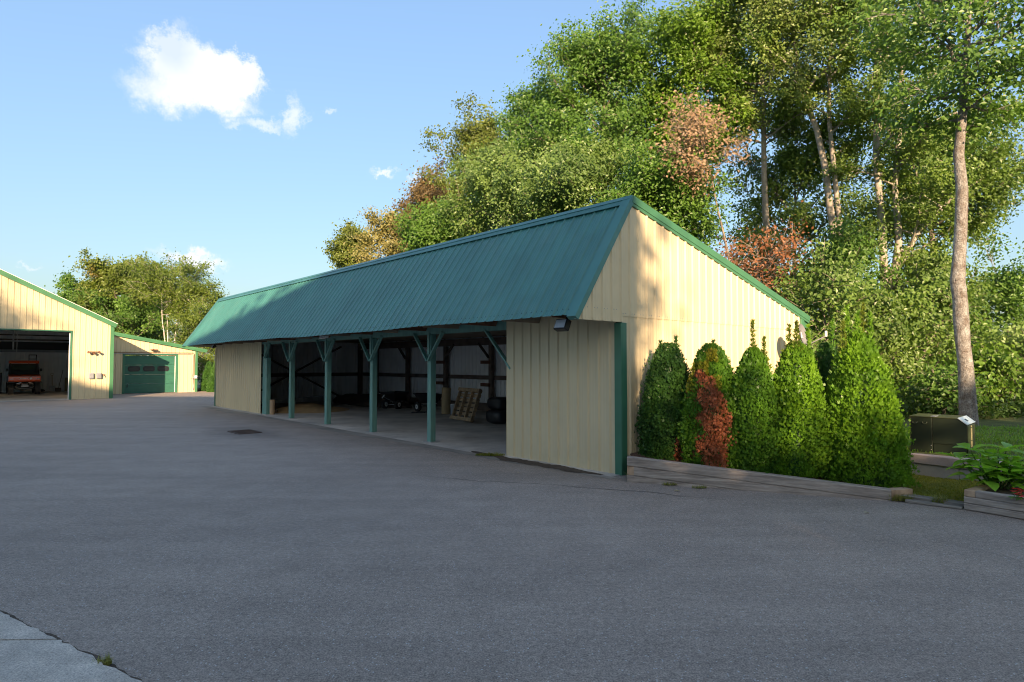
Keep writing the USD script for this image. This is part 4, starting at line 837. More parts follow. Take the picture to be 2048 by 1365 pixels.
bed2 = thing('timber_bed', 'weathered three-course timber bed with flowers at the right edge', 'planter', (5.39, 7.40, 0), math.atan2(-.47, .32))
for i in range(3):
    z0 = .005 + i * .079
    part(bed2, 'timber', 'weathered_timber', lambda b: timber(b, .0 if i != 2 else .115, 2.4, z0, z0 + .076, z0, z0 + .076, .004 * i, .13))
part(bed2, 'timber', 'timber_end', lambda b: timber(b, .004, .112, .163, .239, .163, .239, .003, .62))
part(bed2, 'timber', 'weathered_timber', lambda b: timber(b, .004, .112, .005, .081, .005, .081, .131, .62))
part(bed2, 'timber', 'weathered_timber', lambda b: timber(b, .004, .112, .084, .160, .084, .160, .131, .62))
def bed2p(x, y):
    a = math.atan2(-.47, .32); return np.array([5.39 + x * math.cos(a) - y * math.sin(a), 7.40 + x * math.sin(a) + y * math.cos(a)])
b = MB(); v, f = grid_sheet([tuple(bed2p(*q)) for q in ((.11, .125), (2.4, .125), (2.4, 1.9), (.11, 1.4))], .15, lambda x, y: .20 + .03 * meshkit.noise(np.column_stack([x, y, 0 * x]) * 6)); b.add(v, f); structure(b.build('bed_soil', 'soil'))
# old sleepers lying between the beds
s0 = on(1822, 1003); s1 = on(1932, 1011)
for i, (a, c, w, zt, lab) in enumerate(((np.array([4.98, 7.98, 0]), np.array([5.52, 7.56, 0]), .17, .075, 'grey split sleeper lying behind the other between the beds'), (np.array([4.95, 7.80, 0]), np.array([5.40, 7.44, 0]), .10, .04, 'thin grey sleeper sunk at the asphalt edge between the beds'))):
    d = c - a; L = np.linalg.norm(d); p = thing('sleeper', lab, 'sleeper', a, math.atan2(d[1], d[0])); part(p, 'beam', 'old_timber', lambda b: timber(b, 0, L, .0, zt, .0, zt * .7, -w / 2, w / 2))
# concrete wall: two courses of slabs, and the pad behind
cw0, cw1 = np.array([5.45, 10.82]), np.array([6.66, 8.99]); cd = (cw1 - cw0) / np.linalg.norm(cw1 - cw0); CL = np.linalg.norm(cw1 - cw0)
wall = thing('concrete_wall', 'low two-course concrete edging wall below the green transformer', 'wall', (cw0[0], cw0[1], 0), math.atan2(cd[1], cd[0]))
part(wall, 'slab', 'concrete', lambda b: b.span((0, .0, -.05), (CL * .93, .16, .195), .008))
part(wall, 'slab', 'concrete_pink', lambda b: b.span((0, -.025, .199), (CL, 1.0, .345), .012))
part(wall, 'slab', 'concrete_pink', lambda b: b.span((CL + .008, -.02, .199), (CL + 2.6, .55, .342), .012))
part(wall, 'slab', 'concrete', lambda b: b.span((CL * .93 + .008, .0, -.05), (CL + 2.6, .16, .195), .008))
# transformer
t0p, t1p = np.array([6.363, 9.881]), np.array([6.869, 9.362]); td = (t1p - t0p) / np.linalg.norm(t1p - t0p); TLn = np.linalg.norm(t1p - t0p) + .02
tb = thing('transformer_box', 'dark green metal transformer cabinet standing on the concrete edging', 'transformer', (t0p[0], t0p[1], .347), math.atan2(td[1], td[0]))
TH, TD, HW = .560, .62, TLn * .41
part(tb, 'tank', 'transformer_green', lambda b: b.span((0, 0, 0), (HW - .003, TD, TH - .012), .008))
part(tb, 'cabinet', 'transformer_green', lambda b: b.prism([(HW + .003, .15), (HW + .003, TH - .014), (TLn - .11, TH - .014), (TLn, TH - .10), (TLn, .15)], .004, TD - .004, 'y'))
part(tb, 'sill', 'transformer_green', lambda b: b.span((HW + .003, .014, 0), (TLn - .01, TD - .01, .146), .004))
part(tb, 'lid', 'transformer_top', lambda b: b.span((-.006, -.008, TH - .011), (HW, TD + .008, TH + .004), .004))
part(tb, 'lid', 'transformer_top', lambda b: b.span((HW + .004, -.008, TH - .013), (TLn - .112, TD + .008, TH + .002), .004))
sl = np.array([.11, 0, -.086]); sl /= np.linalg.norm(sl); nn = np.array([-sl[2], 0, sl[0]])
Pl = [np.array([TLn - .112, y, TH - .002]) for y in (-.01, TD + .01)] + [np.array([TLn + .006, y, TH - .098]) for y in (-.01, TD + .01)]
b = MB(); m = trimesh.convex.convex_hull(np.array(Pl + [p + nn * .012 for p in Pl])); b.add(m.vertices, m.faces); lidp = b.build('sloped_lid', 'transformer_sky_sheen', tb)
part(lidp, 'warning_mark', 'black_plastic', lambda b: b.box(np.array([TLn - .053, TD * .42, TH - .050]) + nn * .013, (.05, .10, .003), np.stack([sl, [0, 1, 0], nn], 1)))
part(tb, 'end_panel', 'transformer_top', lambda b: b.span((TLn + .001, .03, .02), (TLn + .008, TD - .03, TH - .115), .002))  # lighter olive than the cabinet: the sunlit end face is put into its colour
part(tb, 'end_label', 'label_yellow', lambda b: [b.span((TLn + .009, TD * .40, z0), (TLn + .012, TD * .54, z1)) for z0, z1 in ((.11, .20), (.215, .40), (.415, .44))])
for x in (.075, .205): part(tb, 'lifting_lug', 'transformer_top', lambda b: b.tube([(x - .03, -.004, TH - .085), (x - .022, -.02, TH - .105), (x, -.024, TH - .112), (x + .022, -.02, TH - .105), (x + .03, -.004, TH - .085)], .007, 6))
part(tb, 'bolt', 'galvanised', lambda b: [b.box((HW - .02, -.004, z), (.014, .010, .014), None, .003) for z in (.05, .115)])
part(tb, 'hasp', 'galvanised', lambda b: (b.span((HW - .02, -.012, TH + .003), (HW + .045, .20, TH + .014), .003)))
# satellite dish
dp = at(1602, 672, 12.6); dish = thing('satellite_dish', 'grey oval satellite dish on a pole at the rear corner of the shed', 'satellite dish', (dp[0], dp[1], 0))
part(dish, 'pole', 'galvanised', lambda b: b.tube([(.02, .16, 0), (.02, .16, dp[2] - .1), (.02, .08, dp[2])], .025, 8))
dz = np.array([.72, -.66, .22]); dz /= np.linalg.norm(dz); dx = np.cross([0, 0, 1], dz); dx /= np.linalg.norm(dx); dy = np.cross(dz, dx)
def refl(b):
    R1, Vv, F = .23, [np.array([0, 0, 0])], []; n, m = 28, 5
    for i in range(1, m + 1):
        for k in range(n):
            t = 2 * np.pi * k / n; r = i / m; Vv.append(np.array([R1 * r * math.cos(t), R1 * 1.05 * r * math.sin(t), .055 * r * r]))
    for k in range(n): F.append((0, 1 + k, 1 + (k + 1) % n))
    for i in range(m - 1):
        for k in range(n): a, c = 1 + i * n + k, 1 + i * n + (k + 1) % n; F += [(a, a + n, c + n), (a, c + n, c)]
    Vv = np.array(Vv); Vw = np.array([np.array([0, 0, dp[2]]) + dx * p[0] + dy * p[1] + dz * p[2] for p in Vv]); F = np.array(F)
    b.add(Vw, F); b.add(Vw - dz * .012, F[:, ::-1])
rp = part(dish, 'reflector', 'dish_grey', refl, True)
c0 = np.array([0, 0, dp[2]]) + dz * .012; tri = [dx * -.035 + dy * -.05, dx * .035 + dy * -.05, dy * .065 + dx * .0]
part(rp, 'emblem', 'white_paint', lambda b: [b.bar(c0 + tri[i] + dz * .004, c0 + tri[(i + 1) % 3] + dz * .004, .010, .006) for i in range(3)])
arm1 = np.array([0, 0, dp[2]]) - dy * .22 + dz * .05; arm2 = np.array([0, 0, dp[2]]) - dy * .12 + dz * .46
part(dish, 'feed_arm', 'galvanised', lambda b: b.bar(arm1, arm2, .03, .02)); part(dish, 'feed_horn', 'white_paint', lambda b: b.bar(arm2 + np.array([0, 0, -.02]), arm2 + np.array([0, 0, .10]), .04, .04, bevel=.01))

# ================================================================== plants
def fan_sprays(P, D, length, r, m=3, spread=.5, w=.2, flat=None):
    """small fans of narrow blades at points P along directions D"""
    n = len(P); S0 = np.cross(D, r.normal(size=(n, 3)) if flat is None else flat); S0 /= np.linalg.norm(S0, axis=1, keepdims=True) + 1e-9
    L = length * r.uniform(.6, 1.35, (n, 1)); Vs, Fs, k0 = [], [], 0
    for j in range(m):
        a = (j - (m - 1) / 2) * spread; d = D * math.cos(a) + S0 * math.sin(a); s = S0 * math.cos(a) - D * math.sin(a); l = L * (1 - .25 * abs(j - (m - 1) / 2))
        Vs.append(np.stack([P, P + d * l * .5 + s * l * w, P + d * l, P + d * l * .5 - s * l * w], 1))
    Vv = np.concatenate(Vs, 1).reshape(-1, 3); base = np.arange(n)[:, None] * 4 * m
    F = np.vstack([base + np.array(t) + 4 * j for j in range(m) for t in ((0, 1, 2), (0, 2, 3))])
    return Vv, F
def cedar(label, x, y, z0, H, R, seed, mats, n=9000, taper=.62, spires=(), dead=None, gold=None, group=None, low=.82, size=.046):
    n = int(n * 2.0)
    r = np.random.default_rng(seed); t = thing('cedar_shrub', label, 'shrub', (x, y, z0), 0, group)
    def rad(s): return R * np.clip(1 - s, 0, 1) ** taper * (low + (1 - low) * np.minimum(1, s / .28)) * (1 + .0 * s)
    npl = int(560 * R / .45); sp = r.uniform(0, 1, npl * 3); sp = sp[r.uniform(0, 1, npl * 3) < np.clip(rad(sp) / R + .12, 0, 1)][:npl]; tp = r.uniform(0, 2 * np.pi, len(sp)); push = r.uniform(-.10, .13, len(sp))
    pi_ = r.integers(0, len(sp), n); g1, g2 = r.normal(0, 1, n), r.normal(0, 1, n)
    s = np.clip(sp[pi_] + g1 * .085 / H, 0, .995); th = tp[pi_] + g2 * .048 / np.maximum(rad(s), .08)
    plume = push[pi_] + .10 * np.exp(-.5 * (g2 ** 2)) - .04 * np.abs(g1)
    lump = meshkit.fbm(np.column_stack([np.cos(th) * 2.4, np.sin(th) * 2.4, s * H * 2.2]), 3, seed) - .5
    n0 = n
    lump2 = meshkit.noise(np.column_stack([np.cos(th) * 5, np.sin(th) * 5, s * H * 8]), seed + 5) - .5
    rr = rad(s) * (1 + .42 * lump + .10 * lump2 + plume * .42 / R) * (1 - .26 * r.uniform(0, 1, len(s)) ** 2.2) * (1 + .10 * np.abs(r.normal(size=len(s))) * (r.uniform(0, 1, len(s)) < .3)) + .01
    out = np.column_stack([np.cos(th), np.sin(th), 0 * th]); P = out * rr[:, None] + np.array([0, 0, 1.0]) * (s * H)[:, None]
    D = out * (.60 - .35 * s[:, None]) + np.array([0, 0, .95]) + r.normal(0, .26, (len(s), 3)); D /= np.linalg.norm(D, axis=1, keepdims=True)
    cls = np.zeros(len(s), int)
    if dead is not None: cls[dead(P, r)] = 1
    if gold is not None: cls[gold(P, r) & (cls == 0)] = 2
    for k, (nm, mt) in enumerate((('foliage', mats), ('dead_foliage', 'cedar_dead'), ('yellowing_foliage', 'cedar_gold'))):
        i = cls == k
        if i.sum() < 5: continue
        v, f = fan_sprays(P[i], D[i], size * (1.0 if k != 1 else .95), r, 3, .55, .17); b = MB(); b.add(v, f); b.build(nm, mt, t)
    # inner mass of the shrub
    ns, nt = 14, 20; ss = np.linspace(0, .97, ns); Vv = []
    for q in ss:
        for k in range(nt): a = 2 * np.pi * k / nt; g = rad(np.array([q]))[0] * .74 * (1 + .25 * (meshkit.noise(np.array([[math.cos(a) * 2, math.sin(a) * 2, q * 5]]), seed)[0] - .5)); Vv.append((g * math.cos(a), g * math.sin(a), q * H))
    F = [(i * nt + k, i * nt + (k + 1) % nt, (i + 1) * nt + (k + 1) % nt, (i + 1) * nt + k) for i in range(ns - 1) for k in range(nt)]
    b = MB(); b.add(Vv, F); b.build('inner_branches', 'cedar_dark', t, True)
    b = MB(); b.tube([(0, 0, -.15), (0, 0, H * .6)], [.035, .015], 6); b.build('stem', 'twig', t)
    for (dx, dy, h0, h1, m2) in spires:
        b = MB(); b.tube([(dx, dy, h0 - .2), (dx * 1.05, dy, (h0 + h1) / 2), (dx * 1.05 + .01, dy, h1)], [.008, .006, .003], 5)
        k = int(170 * (h1 - h0) / .4); q = r.uniform(0, 1, k); a = r.uniform(0, 2 * np.pi, k); o = np.column_stack([np.cos(a), np.sin(a), 0 * a])
        P2 = np.array([dx * 1.03, dy, h0 - .1]) + np.array([0, 0, 1.0]) * (q * (h1 - h0 + .1))[:, None] + o * (.11 * (1 - q) ** 1.8 * r.uniform(0, 1, k))[:, None]
        D2 = o * .55 + np.array([0, 0, .9]) + r.normal(0, .15, (k, 3)); D2 /= np.linalg.norm(D2, axis=1, keepdims=True)
        v, f = fan_sprays(P2, D2, .06, r, 2, .5, .13); b.add(v, f); b.build('leader', m2, t)
    return t
GRP = None
def cpos(px, Y): return (px - 1024) / FPX * Y, Y
def ctop(py, Y, z0): return at(1024, py, Y)[2] - z0
x, y = cpos(1337, 9.72); cedar('dark green cedar nearest the shed corner, leftmost in the timber bed', x, y, .28, ctop(690, 9.7, .28), .455, 31, 'cedar_dark', 10000, .42, spires=((.10, -.05, 1.70, 1.88, 'cedar_dark'), (-.12, 0, 1.62, 1.80, 'cedar_dark')), dead=lambda P, r: (P[:, 2] < .33 * (1 + .3 * np.sin(P[:, 0] * 9))) & (P[:, 0] > -.02) & (P[:, 1] < .1))
x, y = cpos(1421, 9.20)
def dead2(P, r):
    q = P[:, 0] + .14 * P[:, 1] + .12 * (meshkit.noise(P * 6, 4) - .5); zc = P[:, 2]
    w = np.interp(zc, [0, .25, .6, .95, 1.25, 1.42], [.15, .17, .20, .16, .10, 0]); c = np.interp(zc, [0, .4, .8, 1.3], [-.14, -.10, -.10, -.20]); w = w * (.55 + .9 * meshkit.noise(P * 7, 14)); return (np.abs(q - c) < w) & (P[:, 1] < .16) & (zc < 1.40)
cedar('cedar with a large rust-brown dead patch on its side', x, y, .25, ctop(692, 9.2, .25), .455, 32, 'cedar_green', 10000, .42, spires=((.04, 0, 1.66, 1.82, 'cedar_dark'),), dead=dead2, gold=lambda P, r: (meshkit.noise(P * 5, 9) > .55) & (P[:, 0] < .05) & (P[:, 2] > 1.0) & (P[:, 2] < 1.72))
x, y = cpos(1506, 8.95); cedar('narrow cedar with one tall bare-looking leader, in the middle of the bed', x, y, .23, ctop(700, 8.95, .23), .44, 33, 'cedar_green', 10500, .50, spires=((.0, 0, 1.60, 2.12, 'cedar_tip'), (.16, 0, 1.45, 1.88, 'cedar_tip')))
x, y = cpos(1592, 8.85); cedar('bright green cedar with twin leaders left of the biggest cedar', x, y, .19, ctop(688, 8.85, .19), .465, 34, 'cedar_lime', 11000, .48, spires=((-.09, 0, 1.75, 2.10, 'cedar_tip'), (-.03, -.1, 1.8, 2.14, 'cedar_tip'), (.17, 0, 1.7, 2.08, 'cedar_lime')))
x, y = cpos(1652, 9.55); cedar('shaded cedar standing behind and between the two brightest cedars', x, y, .2, ctop(690, 9.55, .2), .36, 35, 'cedar_dark', 8000, .45, spires=((.10, 0, 1.85, 2.2, 'cedar_green'),))
x, y = cpos(1716, 8.62); cedar('biggest lime green cedar at the right end of the timber bed', x, y, .12, ctop(668, 8.62, .12), .565, 36, 'cedar_lime', 17000, .52, spires=((-.14, 0, 1.95, 2.42, 'cedar_lime'), (.08, 0, 1.95, 2.44, 'cedar_tip'), (.12, -.1, 1.9, 2.3, 'cedar_lime'), (-.05, -.1, 2.0, 2.33, 'cedar_lime'), (-.20, 0, 1.85, 2.2, 'cedar_tip')), low=.9)
for i, (px, Yd, lab) in enumerate(((417, 38.5, 'dark clipped cedar cone nearest the garage corner'), (431, 37.5, 'dark clipped cedar cone half hidden by the far end of the shed'))):
    p = at(px, 775, Yd); cedar(lab, p[0], p[1], 0, 1.75, .42, 41 + i, 'cedar_dark', 1800, .7, size=.13)

def leaf_quads(C, r, size, up=.22, droop=.35, out=None, ratio=.62, aim=None):
    n = len(C); Nn = r.normal(size=(n, 3)); Nn[:, 2] = np.abs(Nn[:, 2]) * .6 + up
    if aim is not None: Nn += aim
    Nn /= np.linalg.norm(Nn, axis=1, keepdims=True)
    A = r.normal(size=(n, 3)); A[:, 2] -= droop
    if out is not None: A += out * .8
    A -= Nn * (A * Nn).sum(1, keepdims=True); A /= np.linalg.norm(A, axis=1, keepdims=True) + 1e-9; B = np.cross(Nn, A)
    L = size * r.uniform(.6, 1.3, (n, 1)); W = L * ratio * .5
    Vv = np.stack([C - A * L * .5, C + B * W + Nn * L * .10 - A * L * .05, C + A * L * .5, C - B * W + Nn * L * .10 - A * L * .05], 1).reshape(-1, 3)
    k = np.arange(n)[:, None] * 4
    return Vv, np.vstack([k + np.array([0, 1, 2]), k + np.array([0, 2, 3])])

def env(s, shape):
    if shape == 'round': return np.sin(np.pi * np.clip(s, 0, 1) ** .75 * .98 + .02) ** .55
    if shape == 'dome': return np.clip(1 - np.clip(s, 0, 1) ** 2.2, 0, 1) ** .5
    if shape == 'tall': return (np.sin(np.pi * (np.clip(s, 0, 1) * .86 + .12))) ** .6
    if shape == 'cone': return np.clip(1 - s, 0, 1) ** .62 * (.75 + .25 * np.minimum(1, s / .2)) + .05
    if shape == 'column': return np.clip(1 - s ** 5, .0, 1) ** .5
def tree(name, label, x, y, z0, H, R, cb, seed, n, leaf, mt, bark, tr=.15, limbs=24, sub=5, cl=.42, shape='round', lean=(0, 0), cat='tree', group=None, bend=0.0, rise=(.25, .9), stems=1, trunk_top=.9, side=None, spread=.25, paths=None):
    """trunk and limbs from a simple branching rule; leaves cluster round the twigs"""
    r = np.random.default_rng(seed); t = thing(name, label, cat, (x, y, z0), 0, group)
    wood, C, Wt, OUT = MB(), [], [], []
    if paths: stems = len(paths)
    for st in range(stems):
        a0 = 2 * np.pi * (st / max(1, stems) + r.uniform(0, .2)); off = np.array([math.cos(a0), math.sin(a0)]) * (spread if stems > 1 else 0)
        Hs = H * (1 if st == 0 else r.uniform(.8, .97)); k = 12; q = np.linspace(0, 1, k)
        wob = np.cumsum(r.normal(0, .012 * Hs / 2, (k, 2)), 0) * .5; wob -= wob[0]
        ax = np.column_stack([lean[0] * q ** 1.3 + bend * np.sin(np.pi * q) + wob[:, 0] + off[0] * (.3 + 2.2 * q), lean[1] * q ** 1.3 + wob[:, 1] + off[1] * (.3 + 2.2 * q), q * Hs * trunk_top])
        if paths: pp = np.array(paths[st]); q = np.linspace(0, 1, len(pp)); Hs = pp[-1][2]; q = pp[:, 2] / Hs; ax = pp[:, :3]
        rad = tr / math.sqrt(stems) * (1 - q * .86) * (1 + .35 * np.exp(-q * 26))
        if paths: rad = pp[:, 3]
        wood.tube(ax, rad, 11)
        def trunk_at(u): return np.array([np.interp(u, q, ax[:, i]) for i in range(3)]), np.interp(u, q, rad)
        nl = limbs // stems
        for i in range(nl):
            s = (i + r.uniform(.1, .9)) / nl; u = (cb + (H * trunk_top * .985 - cb) * s) / (H * trunk_top); u = min(u, .995)
            p0, r0 = trunk_at(u); az = i * 2.399963 + r.normal(0, .35); el = rise[0] + (rise[1] - rise[0]) * s + r.normal(0, .12)
            if side is not None and r.uniform() < .6: az = side + r.normal(0, .7)
            Rl = R * env(np.array([s]), shape)[0] * r.uniform(.72, 1.16); Ln = max(.5, Rl / max(.35, math.cos(el)))
            d = np.array([math.cos(az) * math.cos(el), math.sin(az) * math.cos(el), math.sin(el)]); kk = 5; tt = np.linspace(0, 1, kk)[:, None]
            pts = p0 + d * Ln * tt + np.array([0, 0, 1.0]) * (.10 * Ln * tt ** 2) + np.cumsum(r.normal(0, .035 * Ln, (kk, 3)), 0) * (tt > 0)
            lr = min(r0 * .62, .02 + .016 * Ln); wood.tube(pts, np.linspace(lr, .008, kk), 5, False)
            def limb_at(w): return np.array([np.interp(w, tt[:, 0], pts[:, j]) for j in range(3)])
            for j in range(sub):
                w = .28 + .72 * (j + r.uniform(0, 1)) / sub; a = limb_at(w); dd = d * .7 + r.normal(0, .55, 3); dd[2] = dd[2] * .7 + .12; dd /= np.linalg.norm(dd); l2 = (.16 + .30 * r.uniform()) * Ln * (1.15 - .4 * w) + .25
                e = a + dd * l2; md = (a + e) / 2 + r.normal(0, .05 * l2, 3); wood.tube([a, md, e], [lr * .45 * (1.1 - w) + .008, .008, .004], 3, False)
                for g in (.3, .5, .7, .88, 1.05):
                    C.append(a + (e - a) * g); Wt.append(1.0); OUT.append(dd)
            C.append(pts[-1]); Wt.append(1.2); OUT.append(d)
        C.append(ax[-1] + np.array([0, 0, .3])); Wt.append(2.0); OUT.append(np.array([0, 0, 1.0]))
    wood.build('trunk', bark, t, 40)
    C, Wt, OUT = np.array(C), np.array(Wt), np.array(OUT); Wt = Wt * r.uniform(.35, 1.6, len(Wt)); idx = r.choice(len(C), n, p=Wt / Wt.sum())
    sg = cl * .62 * r.uniform(.55, 1.35, len(C)); Pt = C[idx] + r.normal(size=(n, 3)) * sg[idx][:, None] * np.array([1, 1, .68])
    Pt[:, 2] = np.clip(Pt[:, 2], .05, H * trunk_top + .6 - .5 * r.uniform(0, 1, n)) if shape == 'column' else np.maximum(Pt[:, 2], .05)
    ax0 = np.column_stack([np.interp(Pt[:, 2], [0, H], [0, lean[0]]), np.interp(Pt[:, 2], [0, H], [0, lean[1]])])
    o = np.column_stack([Pt[:, :2] - ax0, 0 * Pt[:, 2]]); o /= np.linalg.norm(o, axis=1, keepdims=True) + 1e-6
    v, f = leaf_quads(Pt, r, leaf, out=OUT[idx], aim=o * .85 + np.array([.03, -.30, 0])); b = MB(); b.add(v, f); b.build('crown', mt, t)
    return t

DENS, FINE = 2.0, .70
def ptree(name, label, px, Y, top, half, low, seed, n, leaf, mt, bark, z0=.3, **k):
    """placed by where its foot stands: bearing px, distance Y; top and crown base given as image heights at that distance"""
    X = (px - 1024) / FPX * Y; H = at(px, top, Y)[2] - z0; cb = max(.3, at(px, low, Y)[2] - z0); R = half / FPX * Y
    n, leaf = int(n * DENS), leaf * FINE; k['sub'] = k.get('sub', 5) + 2
    if 'paths' in k:
        k['paths'] = [[tuple(at(a, c, Y) - np.array([X, Y, z0])) + (w / FPX * Y,) for a, c, w in pth] for pth in k['paths']]
        for pth in k['paths']: pth[0] = (pth[0][0], pth[0][1], 0.0, pth[0][3])
    return tree(name, label, X, Y, z0, H, R, cb, seed, n, leaf, mt, bark, **k)

# --- trees behind the shed, from the far left end to the right
ptree('broadleaf_tree', 'low olive tree at the far left end of the row behind the shed', 700, 40.5, 448, 38, 560, 101, 6500, .24, 'leaf_olive', 'bark_grey', z0=0, shape='dome', limbs=20, tr=.14)
ptree('broadleaf_tree', 'pale tan-leaved tree just left of the brown-purple one', 785, 37.0, 424, 62, 560, 102, 9000, .22, 'leaf_tan', 'bark_grey', z0=0, shape='dome', limbs=22, tr=.14)
ptree('broadleaf_tree', 'brown-purple tree on the left slope of the tree row', 868, 34.0, 345, 62, 520, 103, 11000, .21, 'leaf_purple', 'bark_grey', z0=0, shape='round', limbs=26, tr=.16)
ptree('broadleaf_tree', 'olive green tree between the brown-purple tree and the tall maple', 960, 31.5, 222, 105, 500, 104, 16000, .20, 'leaf_olive', 'bark_grey', z0=0, shape='cone', rise=(.25, 1.1), limbs=32, tr=.18)
ptree('maple_tree', 'pale silvery-green maple low over the middle of the roof', 1020, 26.5, 330, 115, 480, 105, 17000, .18, 'leaf_maple_pale', 'bark_grey', shape='dome', limbs=30, tr=.15)
ptree('maple_tree', 'light green leafy bush just above the shed ridge', 880, 29.5, 425, 70, 520, 106, 9000, .19, 'leaf_maple', 'bark_grey', shape='dome', limbs=22, tr=.10)
ptree('maple_tree', 'tall full maple rising behind the ridge with thin shoots on top', 1205, 25.0, 62, 178, 440, 107, 32000, .19, 'leaf_maple', 'bark_grey', limbs=52, sub=6, tr=.20, shape='cone', cl=.42, rise=(.25, 1.15))
ptree('maple_tree', 'mid green maple filling the skyline left of the tall maple', 1075, 28.0, 150, 95, 470, 119, 14000, .19, 'leaf_maple', 'bark_grey', z0=0, limbs=34, tr=.16, shape='cone', rise=(.25, 1.1))
ptree('maple_tree', 'silvery-green maple in front of the tall maple above the gable end', 1150, 22.5, 300, 95, 460, 108, 17000, .17, 'leaf_maple_pale', 'bark_grey', limbs=28, tr=.13, shape='dome')
ptree('ash_tree', 'bright green ash with yellow patches against the sky', 1395, 23.0, -20, 88, 330, 109, 20000, .19, 'leaf_ash', 'bark_grey', limbs=30, tr=.18, shape='tall')
ptree('maple_tree', 'deep green maple filling the space above the near gable', 1330, 20.5, 330, 95, 520, 110, 17000, .165, 'leaf_maple', 'bark_grey', limbs=28, tr=.14, shape='round')
ptree('aspen_tree', 'tall grey-green tree left of the pale leaning trunk', 1545, 22.5, -90, 130, 300, 111, 21000, .17, 'leaf_aspen', 'bark_pale', limbs=40, sub=6, tr=.19, shape='tall', lean=(-.6, 0))
ptree('aspen_tree', 'pale-trunked tree leaning left behind the cedars', 1700, 21.0, -140, 105, 300, 112, 16000, .165, 'leaf_oak', 'bark_pale', limbs=34, tr=.21, lean=(-1.9, .4), shape='tall', cl=.38, paths=[[(1702, 870, 9), (1694, 640, 8), (1678, 530, 7.4), (1662, 430, 7), (1650, 335, 6.2), (1634, 262, 5.5), (1604, 180, 5), (1584, 60, 3.5), (1572, -130, 1.5)], [(1704, 870, 7), (1692, 560, 6), (1674, 400, 5), (1658, 240, 4), (1660, 120, 3), (1668, -20, 1.5)]])
ptree('oak_tree', 'many-stemmed tree with straight trunks behind the biggest cedar', 1772, 20.5, -120, 120, 440, 113, 27000, .16, 'leaf_oak', 'bark_pale', limbs=48, tr=.30, stems=3, spread=.30, shape='tall', cl=.38, paths=[[(1766, 880, 10), (1758, 700, 8.6), (1770, 590, 8), (1764, 450, 6.8), (1752, 320, 6), (1756, 180, 6), (1762, 40, 4), (1768, -110, 1.5)], [(1786, 880, 10), (1788, 700, 8.6), (1784, 590, 7.8), (1798, 480, 6.5), (1790, 380, 5.6), (1800, 240, 5.5), (1806, 90, 3.5), (1812, -60, 1.5)], [(1776, 880, 8), (1780, 560, 7), (1834, 470, 5), (1900, 400, 3), (1960, 360, 1.5)]])
ptree('oak_tree', 'dark green tree with spreading boughs right of the straight trunks', 1870, 22.5, 230, 165, 470, 114, 17000, .165, 'leaf_oak', 'bark_grey', limbs=40, tr=.20, shape='round', side=0.0, rise=(.0, .6))
ptree('maple_tree', 'slim tan-brown withering maple with bleached leaves', 1505, 19.0, 205, 72, 360, 115, 1500, .16, 'leaf_brown', 'bark_grey', limbs=26, tr=.07, lean=(-1.5, 0), shape='tall', side=math.pi, cl=.36, rise=(-.1, .9), cat='tree')
ptree('maple_tree', 'small red-orange maple beside the rear slope of the roof', 1522, 17.2, 466, 78, 600, 116, 1050, .13, 'leaf_red', 'bark_grey', limbs=22, tr=.06, shape='tall', cl=.34, rise=(0, .8))
ptree('maple_tree', 'mid green maple behind the red-orange maple', 1585, 23.0, 300, 115, 720, 117, 19000, .17, 'leaf_oak', 'bark_grey', limbs=34, tr=.15, shape='round')
# the tall near trunk with a high crown
tk = ptree('tall_tree', 'tall bare-trunked tree with a high bright crown behind the transformer', 1942, 13.6, -190, 175, 268, 118, 9000, .165, 'leaf_near', 'bark_scaly', z0=.3, limbs=36, sub=6, tr=.205, shape='round', cl=.40, rise=(-.1, .8), trunk_top=.97, paths=[[(1938, 856, 17), (1935, 800, 15), (1931, 730, 13.2), (1926, 690, 12.8), (1922, 640, 13.8), (1920, 600, 12.8), (1915, 562, 13.2), (1918, 520, 11.6), (1922, 450, 11.2), (1924, 380, 10.6), (1917, 310, 9.5), (1926, 220, 8), (1934, 100, 6), (1940, -40, 3.5), (1942, -185, 1.5)]])
# knots and burls on that trunk
# --- understorey on the right
US = [('light green shrub mass right of the shed rear corner', 1650, 16.4, 545, 70, 900, 'leaf_shrub', 3600, 'shrub', .36, .17), ('sunlit shrub between the pale trunk and the biggest cedar', 1745, 18.0, 600, 66, 900, 'leaf_oak', 3600, 'shrub', .40, .18),
      ('leafy shrub left of the tall bare trunk', 1850, 18.5, 575, 72, 900, 'leaf_shrub', 4000, 'shrub', .38, .19), ('round-topped green tree at the right edge behind the tall trunk', 2015, 22.5, 562, 95, 820, 'leaf_maple', 9000, 'tree', .42, .17),
      ('yellow-green bush low behind the tall bare trunk', 1968, 16.6, 728, 48, 900, 'leaf_ash', 1800, 'shrub', .30, .17), ('pale sunlit bush at the right photo edge beyond the lawn', 2055, 17.0, 690, 62, 900, 'leaf_maple_pale', 2600, 'shrub', .34, .17),
      ('grey-green bush behind the tall trunk left of the round-topped tree', 1905, 24.0, 628, 62, 860, 'leaf_aspen', 4500, 'shrub', .40, .18), ('small sunlit bush right behind the transformer', 1885, 15.6, 775, 40, 900, 'leaf_maple', 1300, 'shrub', .28, .15),
      ('deep green young tree behind the shed rear corner', 1690, 19.5, 470, 75, 860, 'leaf_maple', 6000, 'tree', .40, .17), ('dark green young tree in the gap right of the straight trunks', 1870, 20.5, 520, 70, 860, 'leaf_oak', 5500, 'tree', .42, .17)]
